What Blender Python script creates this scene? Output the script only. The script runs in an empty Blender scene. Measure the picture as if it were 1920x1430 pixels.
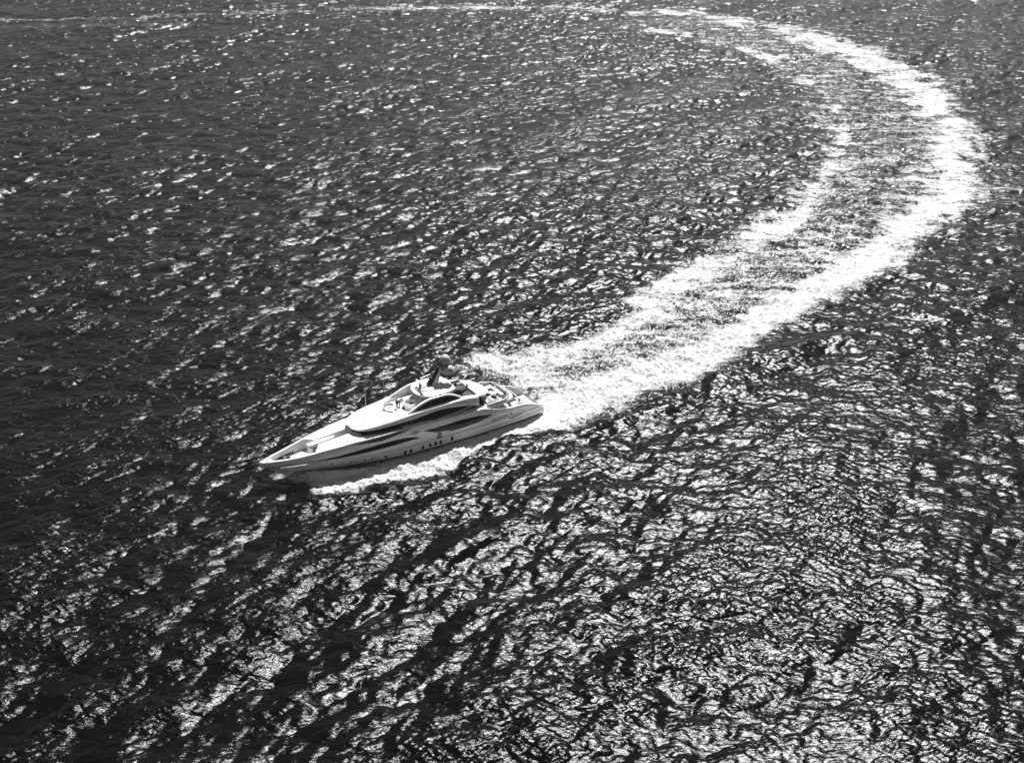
import bpy, bmesh, math, random
import numpy as np
from mathutils import Vector, Matrix

# ------------------------------------------------------------------ camera, sky, sun, exposure
scene = bpy.context.scene
cam_data = bpy.data.cameras.new("camera")
cam = bpy.data.objects.new("camera", cam_data)
scene.collection.objects.link(cam)
CAM_H = 99.0
cam.location = (0.0, 0.0, CAM_H)
cam.rotation_euler = (math.radians(90.0 - 27.3), 0.0, 0.0)
cam_data.sensor_fit = 'HORIZONTAL'
cam_data.sensor_width = 36.0
cam_data.lens = 36.0 * 2200.0 / 1920.0
cam_data.clip_start = 1.0
cam_data.clip_end = 40000.0
scene.camera = cam

SUN_AZ, SUN_EL = math.radians(17.0), math.radians(56.0)
world = bpy.data.worlds.new("World")
scene.world = world
world.use_nodes = True
wn, wl = world.node_tree.nodes, world.node_tree.links
wn.clear()
w_out = wn.new('ShaderNodeOutputWorld')
w_bg = wn.new('ShaderNodeBackground')
w_sky = wn.new('ShaderNodeTexSky')
w_sky.sky_type = 'NISHITA'
w_sky.sun_disc = False
w_sky.sun_elevation = SUN_EL
w_sky.sun_rotation = SUN_AZ
w_sky.dust_density = 0.6
w_sky.altitude = 1200.0
w_bw = wn.new('ShaderNodeSeparateColor')     # black-and-white photograph taken through a red filter
wl.new(w_sky.outputs[0], w_bw.inputs[0])
wl.new(w_bw.outputs[0], w_bg.inputs['Color'])
w_bg.inputs['Strength'].default_value = 0.05
wl.new(w_bg.outputs[0], w_out.inputs['Surface'])

sun_data = bpy.data.lights.new("sun", 'SUN')
sun_data.energy = 5.0
sun_data.angle = math.radians(0.5)
sun_data.color = (1.0, 1.0, 1.0)
sun = bpy.data.objects.new("sun", sun_data)
scene.collection.objects.link(sun)
S_DIR = Vector((math.sin(SUN_AZ) * math.cos(SUN_EL), math.cos(SUN_AZ) * math.cos(SUN_EL), math.sin(SUN_EL)))
sun.rotation_euler = (-S_DIR).to_track_quat('-Z', 'Y').to_euler()
sun.location = (60, 250, 160)

scene.view_settings.view_transform = 'Standard'
scene.view_settings.look = 'None'
scene.view_settings.exposure = 0.6
scene.view_settings.gamma = 1.0
scene.view_settings.use_curve_mapping = False
scene.cycles.use_denoising = True
scene.cycles.volume_bounces = 0
scene.cycles.caustics_reflective = False
scene.cycles.caustics_refractive = False
scene.cycles.max_bounces = 6

# ------------------------------------------------------------------ helpers
COL = scene.collection
rng = np.random.default_rng(11)

def link(o, parent=None):
    COL.objects.link(o)
    if parent is not None:
        o.parent = parent
    return o

def grey_mat(name, val, rough=0.5, spec=0.5, metal=0.0, noise=0.0, nscale=3.0, bump=0.0, ior=1.45, coat=0.0):
    m = bpy.data.materials.new(name)
    m.use_nodes = True
    nt = m.node_tree
    p = nt.nodes['Principled BSDF']
    p.inputs['Base Color'].default_value = (val, val, val, 1)
    p.inputs['Roughness'].default_value = rough
    p.inputs['Specular IOR Level'].default_value = spec
    p.inputs['Metallic'].default_value = metal
    p.inputs['IOR'].default_value = ior
    p.inputs['Coat Weight'].default_value = coat
    p.inputs['Coat Roughness'].default_value = 0.05
    if noise or bump:
        tc = nt.nodes.new('ShaderNodeTexCoord')
        n = nt.nodes.new('ShaderNodeTexNoise')
        n.inputs['Scale'].default_value = nscale
        n.inputs['Detail'].default_value = 6
        nt.links.new(tc.outputs['Object'], n.inputs['Vector'])
        if noise:
            r = nt.nodes.new('ShaderNodeMapRange')
            r.inputs['From Min'].default_value = 0.3
            r.inputs['From Max'].default_value = 0.7
            r.inputs['To Min'].default_value = val * (1 - noise)
            r.inputs['To Max'].default_value = val * (1 + noise)
            nt.links.new(n.outputs['Fac'], r.inputs['Value'])
            nt.links.new(r.outputs[0], p.inputs['Base Color'])
            r2 = nt.nodes.new('ShaderNodeMapRange')
            r2.inputs['To Min'].default_value = max(0.02, rough - 0.08)
            r2.inputs['To Max'].default_value = min(1, rough + 0.08)
            nt.links.new(n.outputs['Fac'], r2.inputs['Value'])
            nt.links.new(r2.outputs[0], p.inputs['Roughness'])
        if bump:
            b = nt.nodes.new('ShaderNodeBump')
            b.inputs['Strength'].default_value = 1.0
            b.inputs['Distance'].default_value = bump
            nt.links.new(n.outputs['Fac'], b.inputs['Height'])
            nt.links.new(b.outputs[0], p.inputs['Normal'])
    return m

# ------------------------------------------------------------------ the sea
# yacht pose in the world: origin = stern on the waterline, local x forward, y port, z up
YO = np.array([3.71, 182.71]); YH = math.radians(212.1)
YF = np.array([math.cos(YH), math.sin(YH)]); YP = np.array([-math.sin(YH), math.cos(YH)])

def tile_waves(n, size, fn, seed):
    """one periodic patch of sea from a directional wave spectrum: height and sideways displacement"""
    r = np.random.default_rng(seed)
    k1 = 2 * np.pi * np.fft.fftfreq(n, size / n)
    kx, ky = np.meshgrid(k1, k1, indexing='xy')
    k = np.hypot(kx, ky); k[0, 0] = 1.0
    amp = np.sqrt(fn(kx, ky, k)); amp[0, 0] = 0.0
    h = amp * (r.standard_normal((n, n)) + 1j * r.standard_normal((n, n)))
    out = [np.fft.ifft2(h).real]
    out.append(np.fft.ifft2(-1j * kx / k * h).real)
    out.append(np.fft.ifft2(-1j * ky / k * h).real)
    return [o.astype(np.float32) for o in out], (kx, ky, k, h)

def spread(kx, ky, k, ang, p, base):
    c = (kx * math.cos(ang) + ky * math.sin(ang)) / k
    return base + (1 - base) * np.where(c > 0, c, 0) ** p

def sample(tile, size, x, y, rot=0.0):
    n = tile.shape[0]
    c, s = math.cos(rot), math.sin(rot)
    u = (x * c + y * s) / size * n
    v = (-x * s + y * c) / size * n
    i = np.floor(u).astype(np.int64); j = np.floor(v).astype(np.int64)
    fu = (u - i).astype(np.float32); fv = (v - j).astype(np.float32)
    i0 = i % n; i1 = (i + 1) % n; j0 = j % n; j1 = (j + 1) % n
    return ((tile[j0, i0] * (1 - fu) + tile[j0, i1] * fu) * (1 - fv)
            + (tile[j1, i0] * (1 - fu) + tile[j1, i1] * fu) * fv)

def noise_tile(n, beta, seed, kmin=1, aniso=1.0):
    r = np.random.default_rng(seed)
    f = np.fft.fftfreq(n, 1.0 / n)
    fx, fy = np.meshgrid(f, f)
    k = np.hypot(fx, fy * aniso); k[0, 0] = 1e9
    a = np.where(k >= kmin, k ** (-beta / 2), 0)
    t = np.fft.ifft2(a * np.exp(2j * np.pi * r.random((n, n)))).real
    return (t / t.std()).astype(np.float32)

def seg_dist(px, py, poly):
    """distance to a polyline"""
    d2 = np.full(px.shape, 1e12, np.float32)
    for (ax, ay), (bx, by) in zip(poly[:-1], poly[1:]):
        vx, vy = bx - ax, by - ay
        t = np.clip(((px - ax) * vx + (py - ay) * vy) / (vx * vx + vy * vy + 1e-9), 0, 1)
        d2 = np.minimum(d2, (px - ax - t * vx) ** 2 + (py - ay - t * vy) ** 2)
    return np.sqrt(d2)

def poly_sd(px, py, poly):
    """signed distance to a closed outline, positive inside"""
    d = seg_dist(px, py, list(poly) + [poly[0]])
    ins = np.zeros(px.shape, bool)
    q = list(poly)
    for (ax, ay), (bx, by) in zip(q, q[1:] + q[:1]):
        if ay == by: continue
        c = ((ay > py) != (by > py)) & (px < (bx - ax) * (py - ay) / (by - ay) + ax)
        ins ^= c
    return np.where(ins, d, -d)

def sstep(a, b, x):
    t = np.clip((x - a) / (b - a), 0, 1)
    return t * t * (3 - 2 * t)

# ---- rows and columns of the sheet: fine where the waves are seen, coarse towards the horizon
ys = [84.0]
while ys[-1] < 660:
    ys.append(ys[-1] + 0.17 + (ys[-1] - 84) * 0.00125)
st = ys[-1] - ys[-2]
while ys[-1] < 5000:
    st *= 1.30; ys.append(ys[-1] + st)
low = [84.0]; st = 0.17
while low[-1] > -500:
    st *= 1.30; low.append(low[-1] - st)
ys = np.array(low[::-1][:-1] + ys)
NC = 880
ts = list(np.linspace(-1, 1, NC))
ex = []; st = ts[1] - ts[0]; t = 1.0
while t < 13:
    st *= 1.28; t += st; ex.append(t)
ts = np.array([-e for e in ex[::-1]] + ts + ex)
hw = 0.44 * np.clip(ys, 84, 700) + 22.0
GX = (ts[None, :] * hw[:, None]).astype(np.float64)
GY = np.repeat(ys[:, None], len(ts), 1)
cell = np.maximum(np.gradient(ys)[:, None], np.gradient(ts)[None, :] * hw[:, None]).astype(np.float32)

# ---- wind sea
LB = 430.0
def spec_big(kx, ky, k):
    lam = 2 * np.pi / k
    s = k ** -3.8 * np.exp(-(2 * np.pi / 13.0 / k) ** 2.0) * np.exp(-(1.5 / lam) ** 4)
    s1 = spread(kx, ky, k, math.radians(-52), 4, 0.02) + 0.45 * spread(kx, ky, k, math.radians(-92), 3, 0.04) \
        + 0.35 * spread(kx, ky, k, math.radians(-135), 6, 0.0)
    swell = 0.16 * k ** -4.0 * np.exp(-((lam - 42.0) / 13.0) ** 2) * spread(kx, ky, k, math.radians(-56), 6, 0.0)
    return s * s1 + swell
(tb, _) = tile_waves(2048, LB, spec_big, 5)
sc = 0.23 / tb[0].std()
tb = [t * sc for t in tb]
LS = 61.0
def spec_small(ang1, ang2):
    def f(kx, ky, k):
        lam = 2 * np.pi / k
        s = k ** -3.7 * np.exp(-(lam / 2.0) ** 4) * np.exp(-(0.34 / lam) ** 4)
        return s * (spread(kx, ky, k, math.radians(ang1), 7, 0.035) + 0.4 * spread(kx, ky, k, math.radians(ang2), 7, 0.0))
    return f
(tsl, _) = tile_waves(768, LS, spec_small(-58, -105), 8)
(tsr, _) = tile_waves(768, LS, spec_small(-118, -75), 9)
k_ = 0.036 / tsl[0].std(); tsl = [t * k_ for t in tsl]
k_ = 0.036 / tsr[0].std(); tsr = [t * k_ for t in tsr]
gust = noise_tile(512, 3.0, 21, 2)
soft = noise_tile(512, 4.5, 24, 3)
fbm = noise_tile(1024, 2.6, 22, 4)
fbm2 = noise_tile(1024, 2.6, 23, 3)

fade_b = np.exp(-(cell / 3.0) ** 2)
fade_s = np.exp(-(cell / 1.25) ** 2)
amp_g = np.clip(1.0 + 0.14 * sample(gust, 700.0, GX, GY, 0.4), 0.6, 1.5) * (1.12 + 0.10 * sstep(10.0, -60.0, GX) * sstep(150.0, 230.0, GY) - 0.36 * sstep(-10.0, 70.0, GX - 0.10 * (GY - 150)) * sstep(330.0, 200.0, GY)) * (1.0 + 0.28 * sstep(240.0, 480.0, GY))

H = sample(tb[0], LB, GX, GY, 0.31)
bx_ = sample(tb[1], LB, GX, GY, 0.31); by_ = sample(tb[2], LB, GX, GY, 0.31)
c_, s_ = math.cos(0.31), math.sin(0.31)
DX = bx_ * c_ - by_ * s_; DY = bx_ * s_ + by_ * c_
wx, wy = GX + 0.4 * DX, GY + 0.4 * DY
side_w = sstep(-70.0, 60.0, GX - 0.10 * (GY - 150) + 18 * sample(gust, 300.0, GX, GY, 0.2))
def ripple(k):
    return sample(tsl[k], LS, wx, wy) * np.sqrt(1 - side_w) + sample(tsr[k], LS, wx, wy) * np.sqrt(side_w)
hs = ripple(0); sx_ = ripple(1); sy_ = ripple(2)
c_, s_ = 1.0, 0.0
crest = np.clip(0.80 + 0.48 * H / 0.23 + 0.10 * sample(soft, 45.0, GX, GY, 0.6), 0.32, 2.0)    # ripples stand up on the crests, the troughs are slick
right_ = sstep(-20.0, 60.0, GX - 0.10 * (GY - 150)); crest = crest + (1.0 - crest) * 0.55 * right_
sg = fade_s * crest * np.clip(1.0 + 0.24 * sample(gust, 180.0, GX, GY, 0.9), 0.4, 1.7)
SX = (sx_ * c_ - sy_ * s_) * sg; SY = (sx_ * s_ + sy_ * c_) * sg
hs = hs * sg

# ---- the wake: outlines of the foam on the water
def to_ground(pts):
    p = math.radians(27.3); out = []
    for u, v in pts:
        a, b = (u - 960) / 2200.0, (v - 715) / 2200.0
        rz = -math.sin(p) - b * math.cos(p); ry = math.cos(p) - b * math.sin(p)
        t = -CAM_H / rz
        out.append((a * t, ry * t))
    return out
OUTER = to_ground([(1000, 790), (1030, 806), (1130, 790), (1165, 768), (1205, 738), (1300, 712), (1400, 655), (1500, 598),
    (1580, 556), (1650, 518), (1715, 465), (1750, 425), (1800, 402), (1846, 385), (1852, 330), (1828, 250), (1800, 180), (1705, 118), (1600, 76), (1480, 46),
    (1300, 22), (1000, 11), (700, 15), (700, 18), (1000, 16), (1300, 30), (1440, 58), (1560, 105), (1650, 150), (1715, 205), (1728, 260),
    (1728, 330), (1690, 390), (1600, 455), (1500, 530), (1390, 592), (1250, 655), (1110, 705), (1000, 735), (975, 752)])
INNER = to_ground([(985, 745), (1040, 700), (1130, 660), (1200, 620), (1280, 560), (1360, 520), (1440, 470), (1520, 430), (1560, 360), (1600, 290), (1610, 240),
    (1580, 190), (1520, 150), (1420, 106), (1300, 72), (1180, 49), (1180, 46), (1300, 66), (1430, 98), (1500, 138), (1545, 185), (1560, 240), (1555, 290), (1500, 345),
    (1480, 392), (1385, 430), (1378, 462), (1258, 500), (1185, 556), (1165, 592), (1050, 640), (960, 655), (880, 660), (880, 680), (930, 705)])
FIELD = to_ground([(985, 752), (1000, 790), (1130, 790), (1300, 712), (1500, 598), (1650, 518), (1750, 425), (1800, 340), (1800, 200), (1650, 110), (1480, 56), (1300, 30),
    (1180, 40), (1300, 66), (1430, 98), (1500, 138), (1545, 185), (1560, 240), (1555, 290), (1500, 345), (1480, 392), (1385, 430), (1258, 500), (1165, 592), (1050, 640), (900, 670)])
SIDE = to_ground([(494, 876), (500, 897), (516, 908), (545, 912), (575, 922), (605, 932), (650, 925), (720, 908), (800, 893), (870, 873), (915, 846), (960, 822), (1015, 812), (1080, 806), (1060, 760), (1000, 765), (900, 806), (800, 838), (700, 866), (600, 890), (548, 888), (530, 880)])
STBD = to_ground([(880, 690), (870, 670), (905, 655), (960, 660), (1020, 650), (1060, 690), (1010, 715), (960, 722), (910, 712)])
FARL = to_ground([(-200, 50), (0, 37), (250, 34), (480, 25), (700, 16), (1000, 12)])
FARL2 = to_ground([(0, 52), (120, 50), (260, 46), (330, 47)])

m = (GX > -420) & (GX < 330) & (GY > 120) & (GY < 660) & (cell < 3) & ((GX > -110) | (GY > 500))
foam = np.zeros(GX.shape, np.float32)
turb = np.zeros(GX.shape, np.float32)
x, y = GX[m], GY[m]
wob = 2.2 * sample(fbm, 160.0, x, y) + 0.9 * sample(fbm2, 40.0, x, y, 0.7)
dist_stern = np.hypot(x - YO[0], y - YO[1])
far_soft = np.clip(dist_stern / 120.0, 0.35, 2.6)
sd_o = poly_sd(x, y, OUTER) + wob * far_soft * 0.8
sd_i = poly_sd(x, y, INNER) + wob * far_soft * 0.8
sd_f = poly_sd(x, y, FIELD)
sd_s = poly_sd(x, y, SIDE) + wob * 0.32
sd_b = poly_sd(x, y, STBD) + wob * 0.6
age = np.clip(dist_stern / 330.0, 0, 1)
f_o = sstep(-4.0, 6.0, sd_o / np.clip(far_soft, .6, 1.6)) * (0.95 - 0.22 * age)
f_i = sstep(-3.0, 5.0, sd_i / np.clip(far_soft, .6, 1.6)) * (0.82 - 0.12 * age)
f_f = sstep(-1, 4, sd_f) * (0.50 - 0.30 * sstep(0, .55, age))
f_s = sstep(-0.6, 1.6, sd_s) * (0.97 - 0.56 * sstep(41.5, 46.0, (x - YO[0]) * YF[0] + (y - YO[1]) * YF[1]))
f_b = sstep(-2.0, 4.5, sd_b) * 0.74
df = seg_dist(x, y, FARL); df2 = seg_dist(x, y, FARL2)
f_l = 0.42 * np.exp(-((df + 0.9 * wob) / 2.8) ** 2) + 0.26 * np.exp(-((df2 + wob) / 4.0) ** 2)
streak = noise_tile(1024, 2.4, 31, 6, aniso=0.38)       # long wisps lying across the wake
patch = 0.19 * sample(streak, 150.0, x + 2.5 * wob, y, -0.12) + 0.07 * sample(fbm, 60.0, x, y, 0.3)
inner_soft = 1.0 - 0.55 * sstep(2.0, 9.0, sd_o) * (1 - age)
f_o = f_o + patch * 0.8 * inner_soft * (f_o > 0.02); f_i = f_i + 1.1 * patch * (f_i > 0.02); f_f = f_f + 1.5 * patch * (f_f > 0.02)
f_b = f_b + patch * (f_b > 0.02)
fo = np.maximum.reduce([f_o, f_i, f_f, f_s, f_b, f_l.astype(np.float32)])
foam[m] = fo
turb[m] = sstep(0.15, 0.8, np.maximum.reduce([f_o, f_i, f_f * 1.2, f_s, f_b]))

# ---- whitecaps on the steepest crests
gy0, gx0 = np.gradient(DX, axis=0), None
dyr = np.gradient(ys)[:, None]; dxr = np.gradient(ts)[None, :] * hw[:, None]
conv = np.gradient(DX, axis=1) / dxr + np.gradient(DY, axis=0) / dyr
conv = conv * amp_g * fade_b
cap = sstep(0.92, 1.35, -conv + 0.12 * sample(fbm, 90.0, GX, GY, 1.1)) * (cell < 1.6)
cap2 = sstep(1.0, 2.2, sample(gust, 260.0, GX, GY, 1.9))
foam = np.maximum(foam, (0.62 * cap * cap2).astype(np.float32))

# ---- assemble the surface
calm = 1.0 - 0.55 * turb
Z = H * amp_g * fade_b * calm + hs
chop = 0.95
X = GX + chop * DX * amp_g * fade_b * calm + SX
Y = GY + chop * DY * amp_g * fade_b * calm + SY
# churned water: humps and small breakers in the wake
churn = 0.20 * sample(fbm2, 70.0, GX, GY, 0.5) + 0.10 * sample(fbm, 26.0, GX, GY, 1.3)
near = np.exp(-(np.hypot(GX - YO[0], GY - YO[1]) / 120.0) ** 2)
Z = Z + turb * churn * (0.55 + 0.9 * near) * fade_s
# divergent waves thrown off the yacht: ridges beside the wake and along the hull
def ridge(pts, width, height, back=0.35):
    g = to_ground(pts)
    d = seg_dist(GX, GY, g)
    return height * (np.exp(-(d / width) ** 2) - back * np.exp(-((d - 2.4 * width) / (1.2 * width)) ** 2))
def near_only(f, *a, **k): return f(*a, **k)
kel = ridge([(1130, 800), (1180, 775), (1290, 738), (1450, 672), (1600, 620), (1720, 585)], 3.0, 0.55)
kel += ridge([(1400, 660), (1480, 655), (1560, 640), (1640, 628)], 3.0, 0.35)
kel += ridge([(1560, 690), (1700, 640), (1800, 580), (1920, 520)], 4.0, 0.5)
kel += ridge([(640, 1260), (700, 1150), (790, 1080), (880, 1020), (1000, 985), (1110, 930)], 3.0, 0.85)
kel += ridge([(590, 945), (700, 930), (830, 900), (920, 880), (1010, 835), (1120, 805)], 1.3, 0.45)
Z = Z + kel * fade_b * np.clip(0.8 + 0.45 * sample(soft, 110.0, GX, GY, 2.0), 0, 2)
# bow wave standing up against the stem and the dip beside the hull
lx = (GX - YO[0]) * YF[0] + (GY - YO[1]) * YF[1]
ly = (GX - YO[0]) * YP[0] + (GY - YO[1]) * YP[1]
hullw = 4.1 * np.clip((45.5 - lx) / 17.0, 0, 1) ** 0.7
gap = np.abs(ly) - hullw
on = (lx > -6) & (lx < 50) & (np.abs(ly) < 16)
back = np.clip(45.8 - lx, 0, None)
bowz = 0.55 * np.exp(-((lx - 43.0) / 4.0) ** 2) * np.exp(-(np.clip(gap, 0, None) / 1.0) ** 2)
bowz = bowz + 1.05 * np.exp(-back / 24.0) * sstep(46.4, 45.2, lx) * np.exp(-((gap - 0.35 - 0.125 * back) / (0.55 + 0.035 * back)) ** 2)
inside = on & (gap < 0.4)
damp = np.where(on, sstep(0.0, 5.0, gap), 1.0)
Z = np.where(on, Z * (0.25 + 0.75 * damp), Z) + np.where(on, bowz, 0)
hole = on & (lx > 0.6) & (lx < 44.5) & (gap < -0.9)
Z = np.where(hole, np.minimum(Z, -0.9), Z)

nr, nc = Z.shape
ripl = 1.0 + 0.75 * np.maximum(sstep(20.0, -60.0, GX), sstep(230.0, 330.0, GY)) * np.clip(0.75 + 0.4 * H / 0.23, 0.3, 1.5)   # how strongly cat's-paws roughen the surface
P = np.stack([X, Y, Z], -1).astype(np.float32)
du = np.gradient(P, axis=1); dv = np.gradient(P, axis=0)
N = np.cross(du, dv); N /= np.linalg.norm(N, axis=-1, keepdims=True)
N[N[..., 2] < 0] *= -1

idx = np.arange(nr * nc).reshape(nr, nc)
quads = np.stack([idx[:-1, :-1], idx[:-1, 1:], idx[1:, 1:], idx[1:, :-1]], -1).reshape(-1, 4)
fq = np.maximum.reduce([foam[:-1, :-1], foam[:-1, 1:], foam[1:, 1:], foam[1:, :-1]])
wk = np.zeros((nr, nc), np.float32); wk[m] = np.maximum.reduce([f_o, f_i, f_f, f_s, f_b, f_l])
wq = np.maximum.reduce([wk[:-1, :-1], wk[:-1, 1:], wk[1:, 1:], wk[1:, :-1]]).reshape(-1) > 0.22

def sheet(name, faces, mat):
    used = np.unique(faces)
    remap = np.full(nr * nc, -1, np.int64); remap[used] = np.arange(len(used))
    f = remap[faces].astype(np.int32)
    me = bpy.data.meshes.new(name)
    me.vertices.add(len(used)); me.vertices.foreach_set('co', P.reshape(-1, 3)[used].ravel())
    me.loops.add(f.size); me.loops.foreach_set('vertex_index', f.ravel())
    me.polygons.add(len(f))
    me.polygons.foreach_set('loop_start', np.arange(0, f.size, 4, dtype=np.int32))
    me.polygons.foreach_set('use_smooth', np.ones(len(f), bool))
    a = me.attributes.new('foam', 'FLOAT', 'POINT')
    a.data.foreach_set('value', foam.reshape(-1)[used].astype(np.float32))
    a = me.attributes.new('ripple', 'FLOAT', 'POINT')
    a.data.foreach_set('value', ripl.reshape(-1)[used].astype(np.float32))
    a = me.attributes.new('turb', 'FLOAT', 'POINT')
    a.data.foreach_set('value', turb.reshape(-1)[used].astype(np.float32))
    me.update(calc_edges=True)
    me.normals_split_custom_set_from_vertices(N.reshape(-1, 3)[used])
    me.materials.append(mat)
    o = bpy.data.objects.new(name, me)
    return link(o)

def sea_material():
    mt = bpy.data.materials.new('sea_water')
    mt.use_nodes = True
    nt = mt.node_tree; nn = nt.nodes; ll = nt.links
    nn.clear()
    out = nn.new('ShaderNodeOutputMaterial')
    geo = nn.new('ShaderNodeNewGeometry')
    def math_(op, a, b=None, c=None, clamp=False):
        q = nn.new('ShaderNodeMath'); q.operation = op; q.use_clamp = clamp
        for i, s in enumerate((a, b, c)):
            if s is None: continue
            if isinstance(s, (int, float)): q.inputs[i].default_value = s
            else: ll.new(s, q.inputs[i])
        return q.outputs[0]
    def noise(scale, detail=4, rough=0.55, dist=0.0, vec=None, sx=1, sy=1, rot=0):
        mp = nn.new('ShaderNodeMapping')
        mp.inputs['Scale'].default_value = (sx, sy, 1)
        mp.inputs['Rotation'].default_value = (0, 0, rot)
        ll.new(vec or geo.outputs['Position'], mp.inputs['Vector'])
        q = nn.new('ShaderNodeTexNoise')
        q.inputs['Scale'].default_value = scale
        q.inputs['Detail'].default_value = detail
        q.inputs['Roughness'].default_value = rough
        q.inputs['Distortion'].default_value = dist
        ll.new(mp.outputs[0], q.inputs['Vector'])
        return q.outputs['Fac']
    at = nn.new('ShaderNodeAttribute'); at.attribute_name = 'foam'
    tu = nn.new('ShaderNodeAttribute'); tu.attribute_name = 'turb'
    f = at.outputs['Fac']
    # fine ripples
    rp = nn.new('ShaderNodeAttribute'); rp.attribute_name = 'ripple'
    b0 = nn.new('ShaderNodeBump'); b0.inputs['Distance'].default_value = 0.12
    ll.new(noise(0.75, 3, 0.6, 0.5, sx=0.7, sy=1.6, rot=0.25), b0.inputs['Height'])
    bl = nn.new('ShaderNodeBump'); bl.inputs['Distance'].default_value = 0.42
    ll.new(noise(0.21, 3, 0.55, 0.6, sx=0.6, sy=1.5, rot=0.2), bl.inputs['Height'])
    ll.new(bl.outputs[0], b0.inputs['Normal'])
    b1 = nn.new('ShaderNodeBump'); b1.inputs['Distance'].default_value = 0.034
    ll.new(noise(2.4, 3, 0.6, 0.5, sx=0.75, sy=1.6, rot=-0.3), b1.inputs['Height'])
    ll.new(b0.outputs[0], b1.inputs['Normal'])
    ll.new(math_('MULTIPLY', rp.outputs['Fac'], 0.12), b0.inputs['Distance'])
    ll.new(math_('MULTIPLY', rp.outputs['Fac'], 0.034), b1.inputs['Distance'])
    # lacy foam: wisps at three sizes, each the crest lines of a noise
    def wisp(scale, sx, sy, rot, dist, p=1.6):
        n = noise(scale, 3, 0.5, dist, sx=sx, sy=sy, rot=rot)
        r = math_('SUBTRACT', 1.0, math_('ABSOLUTE', math_('MULTIPLY', math_('SUBTRACT', n, 0.5), 4.0)), clamp=True)
        return math_('POWER', r, p)
    w1 = wisp(0.16, 0.6, 1.5, -0.12, 1.6)
    w2 = wisp(0.42, 0.7, 1.4, 0.25, 1.4)
    w3 = wisp(1.25, 0.8, 1.2, 0.5, 1.0)
    n1 = noise(0.5, 6, 0.6, 0.8)
    tex = math_('ADD', math_('ADD', math_('MULTIPLY', w1, 0.30), math_('MULTIPLY', w2, 0.34)), math_('ADD', math_('MULTIPLY', w3, 0.22), math_('MULTIPLY', n1, 0.30)))
    thr = math_('SUBTRACT', 1.02, math_('MULTIPLY', f, 1.12))
    mr = nn.new('ShaderNodeMapRange'); mr.interpolation_type = 'SMOOTHSTEP'
    ll.new(math_('SUBTRACT', tex, thr), mr.inputs['Value'])
    mr.inputs['From Min'].default_value = -0.14; mr.inputs['From Max'].default_value = 0.42
    mask = math_('MULTIPLY', mr.outputs[0], math_('GREATER_THAN', f, 0.02))
    dif = nn.new('ShaderNodeBsdfDiffuse'); glo = nn.new('ShaderNodeBsdfGlossy'); glo.distribution = 'BECKMANN'
    fre = nn.new('ShaderNodeFresnel'); fre.inputs['IOR'].default_value = 1.30
    wat = nn.new('ShaderNodeMixShader')
    ll.new(fre.outputs[0], wat.inputs[0]); ll.new(dif.outputs[0], wat.inputs[1]); ll.new(glo.outputs[0], wat.inputs[2])
    aer = nn.new('ShaderNodeMapRange'); aer.inputs['To Min'].default_value = 0.0006; aer.inputs['To Max'].default_value = 0.07
    ll.new(tu.outputs['Fac'], aer.inputs['Value'])
    ll.new(aer.outputs[0], dif.inputs['Color'])
    glo.inputs['Roughness'].default_value = 0.28
    for q in (dif, glo, fre): ll.new(b1.outputs[0], q.inputs['Normal'])
    fb = nn.new('ShaderNodeBump'); fb.inputs['Distance'].default_value = 0.35
    ll.new(tex, fb.inputs['Height'])
    fo_ = nn.new('ShaderNodeBsdfPrincipled')
    thick = nn.new('ShaderNodeMapRange'); ll.new(math_('SUBTRACT', tex, thr), thick.inputs['Value'])      # thin froth lets the water show through
    thick.inputs['From Min'].default_value = -0.1; thick.inputs['From Max'].default_value = 0.62
    thick.inputs['To Min'].default_value = 0.22; thick.inputs['To Max'].default_value = 0.64
    ll.new(thick.outputs[0], fo_.inputs['Base Color'])
    fo_.inputs['Roughness'].default_value = 0.9
    fo_.inputs['Specular IOR Level'].default_value = 0.2
    ll.new(fb.outputs[0], fo_.inputs['Normal'])
    mx = nn.new('ShaderNodeMixShader')
    ll.new(mask, mx.inputs[0]); ll.new(wat.outputs[0], mx.inputs[1]); ll.new(fo_.outputs[0], mx.inputs[2])
    ll.new(mx.outputs[0], out.inputs['Surface'])
    return mt

SEA_MAT = sea_material()
sea = sheet('sea', quads[~wq], SEA_MAT)
sea['kind'] = 'structure'; sea['label'] = 'dark choppy open sea with glittering wind ripples'
wake = sheet('wake_foam', quads[wq], SEA_MAT)
wake['kind'] = 'stuff'; wake['category'] = 'wake'
wake['label'] = 'broad white foaming wake curling away behind the yacht to the horizon'

# ------------------------------------------------------------------ the yacht
M_WHITE = grey_mat('white_gelcoat', 0.80, 0.28, 0.5, noise=0.03, nscale=0.6)
M_HULL = grey_mat('white_hull_paint', 0.78, 0.22, 0.5, noise=0.04, nscale=0.5)
M_GLASS = grey_mat('tinted_black_glass', 0.003, 0.10, 0.12)
M_BLACK = grey_mat('black_fitting', 0.012, 0.45, 0.4)
M_DARK = grey_mat('dark_grey_gear_and_shade', 0.045, 0.6, 0.3)
M_MID = grey_mat('grey_trim', 0.20, 0.5, 0.4)
M_STEEL = grey_mat('polished_steel', 0.55, 0.22, 0.5, metal=1.0)
M_TEAK = grey_mat('weathered_teak', 0.42, 0.7, 0.3, noise=0.10, nscale=4.0)
M_CUSH = grey_mat('pale_cushion', 0.74, 0.85, 0.2, noise=0.05, nscale=6.0, bump=0.01)
M_CUSHG = grey_mat('grey_cushion', 0.33, 0.85, 0.2, noise=0.06, nscale=6.0, bump=0.01)
M_DOME = grey_mat('dome_plastic', 0.46, 0.45, 0.4, noise=0.04, nscale=1.0)
M_NAME_GLOW = grey_mat('name_letters_glow', 0.80, 0.4, 0.4)
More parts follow.
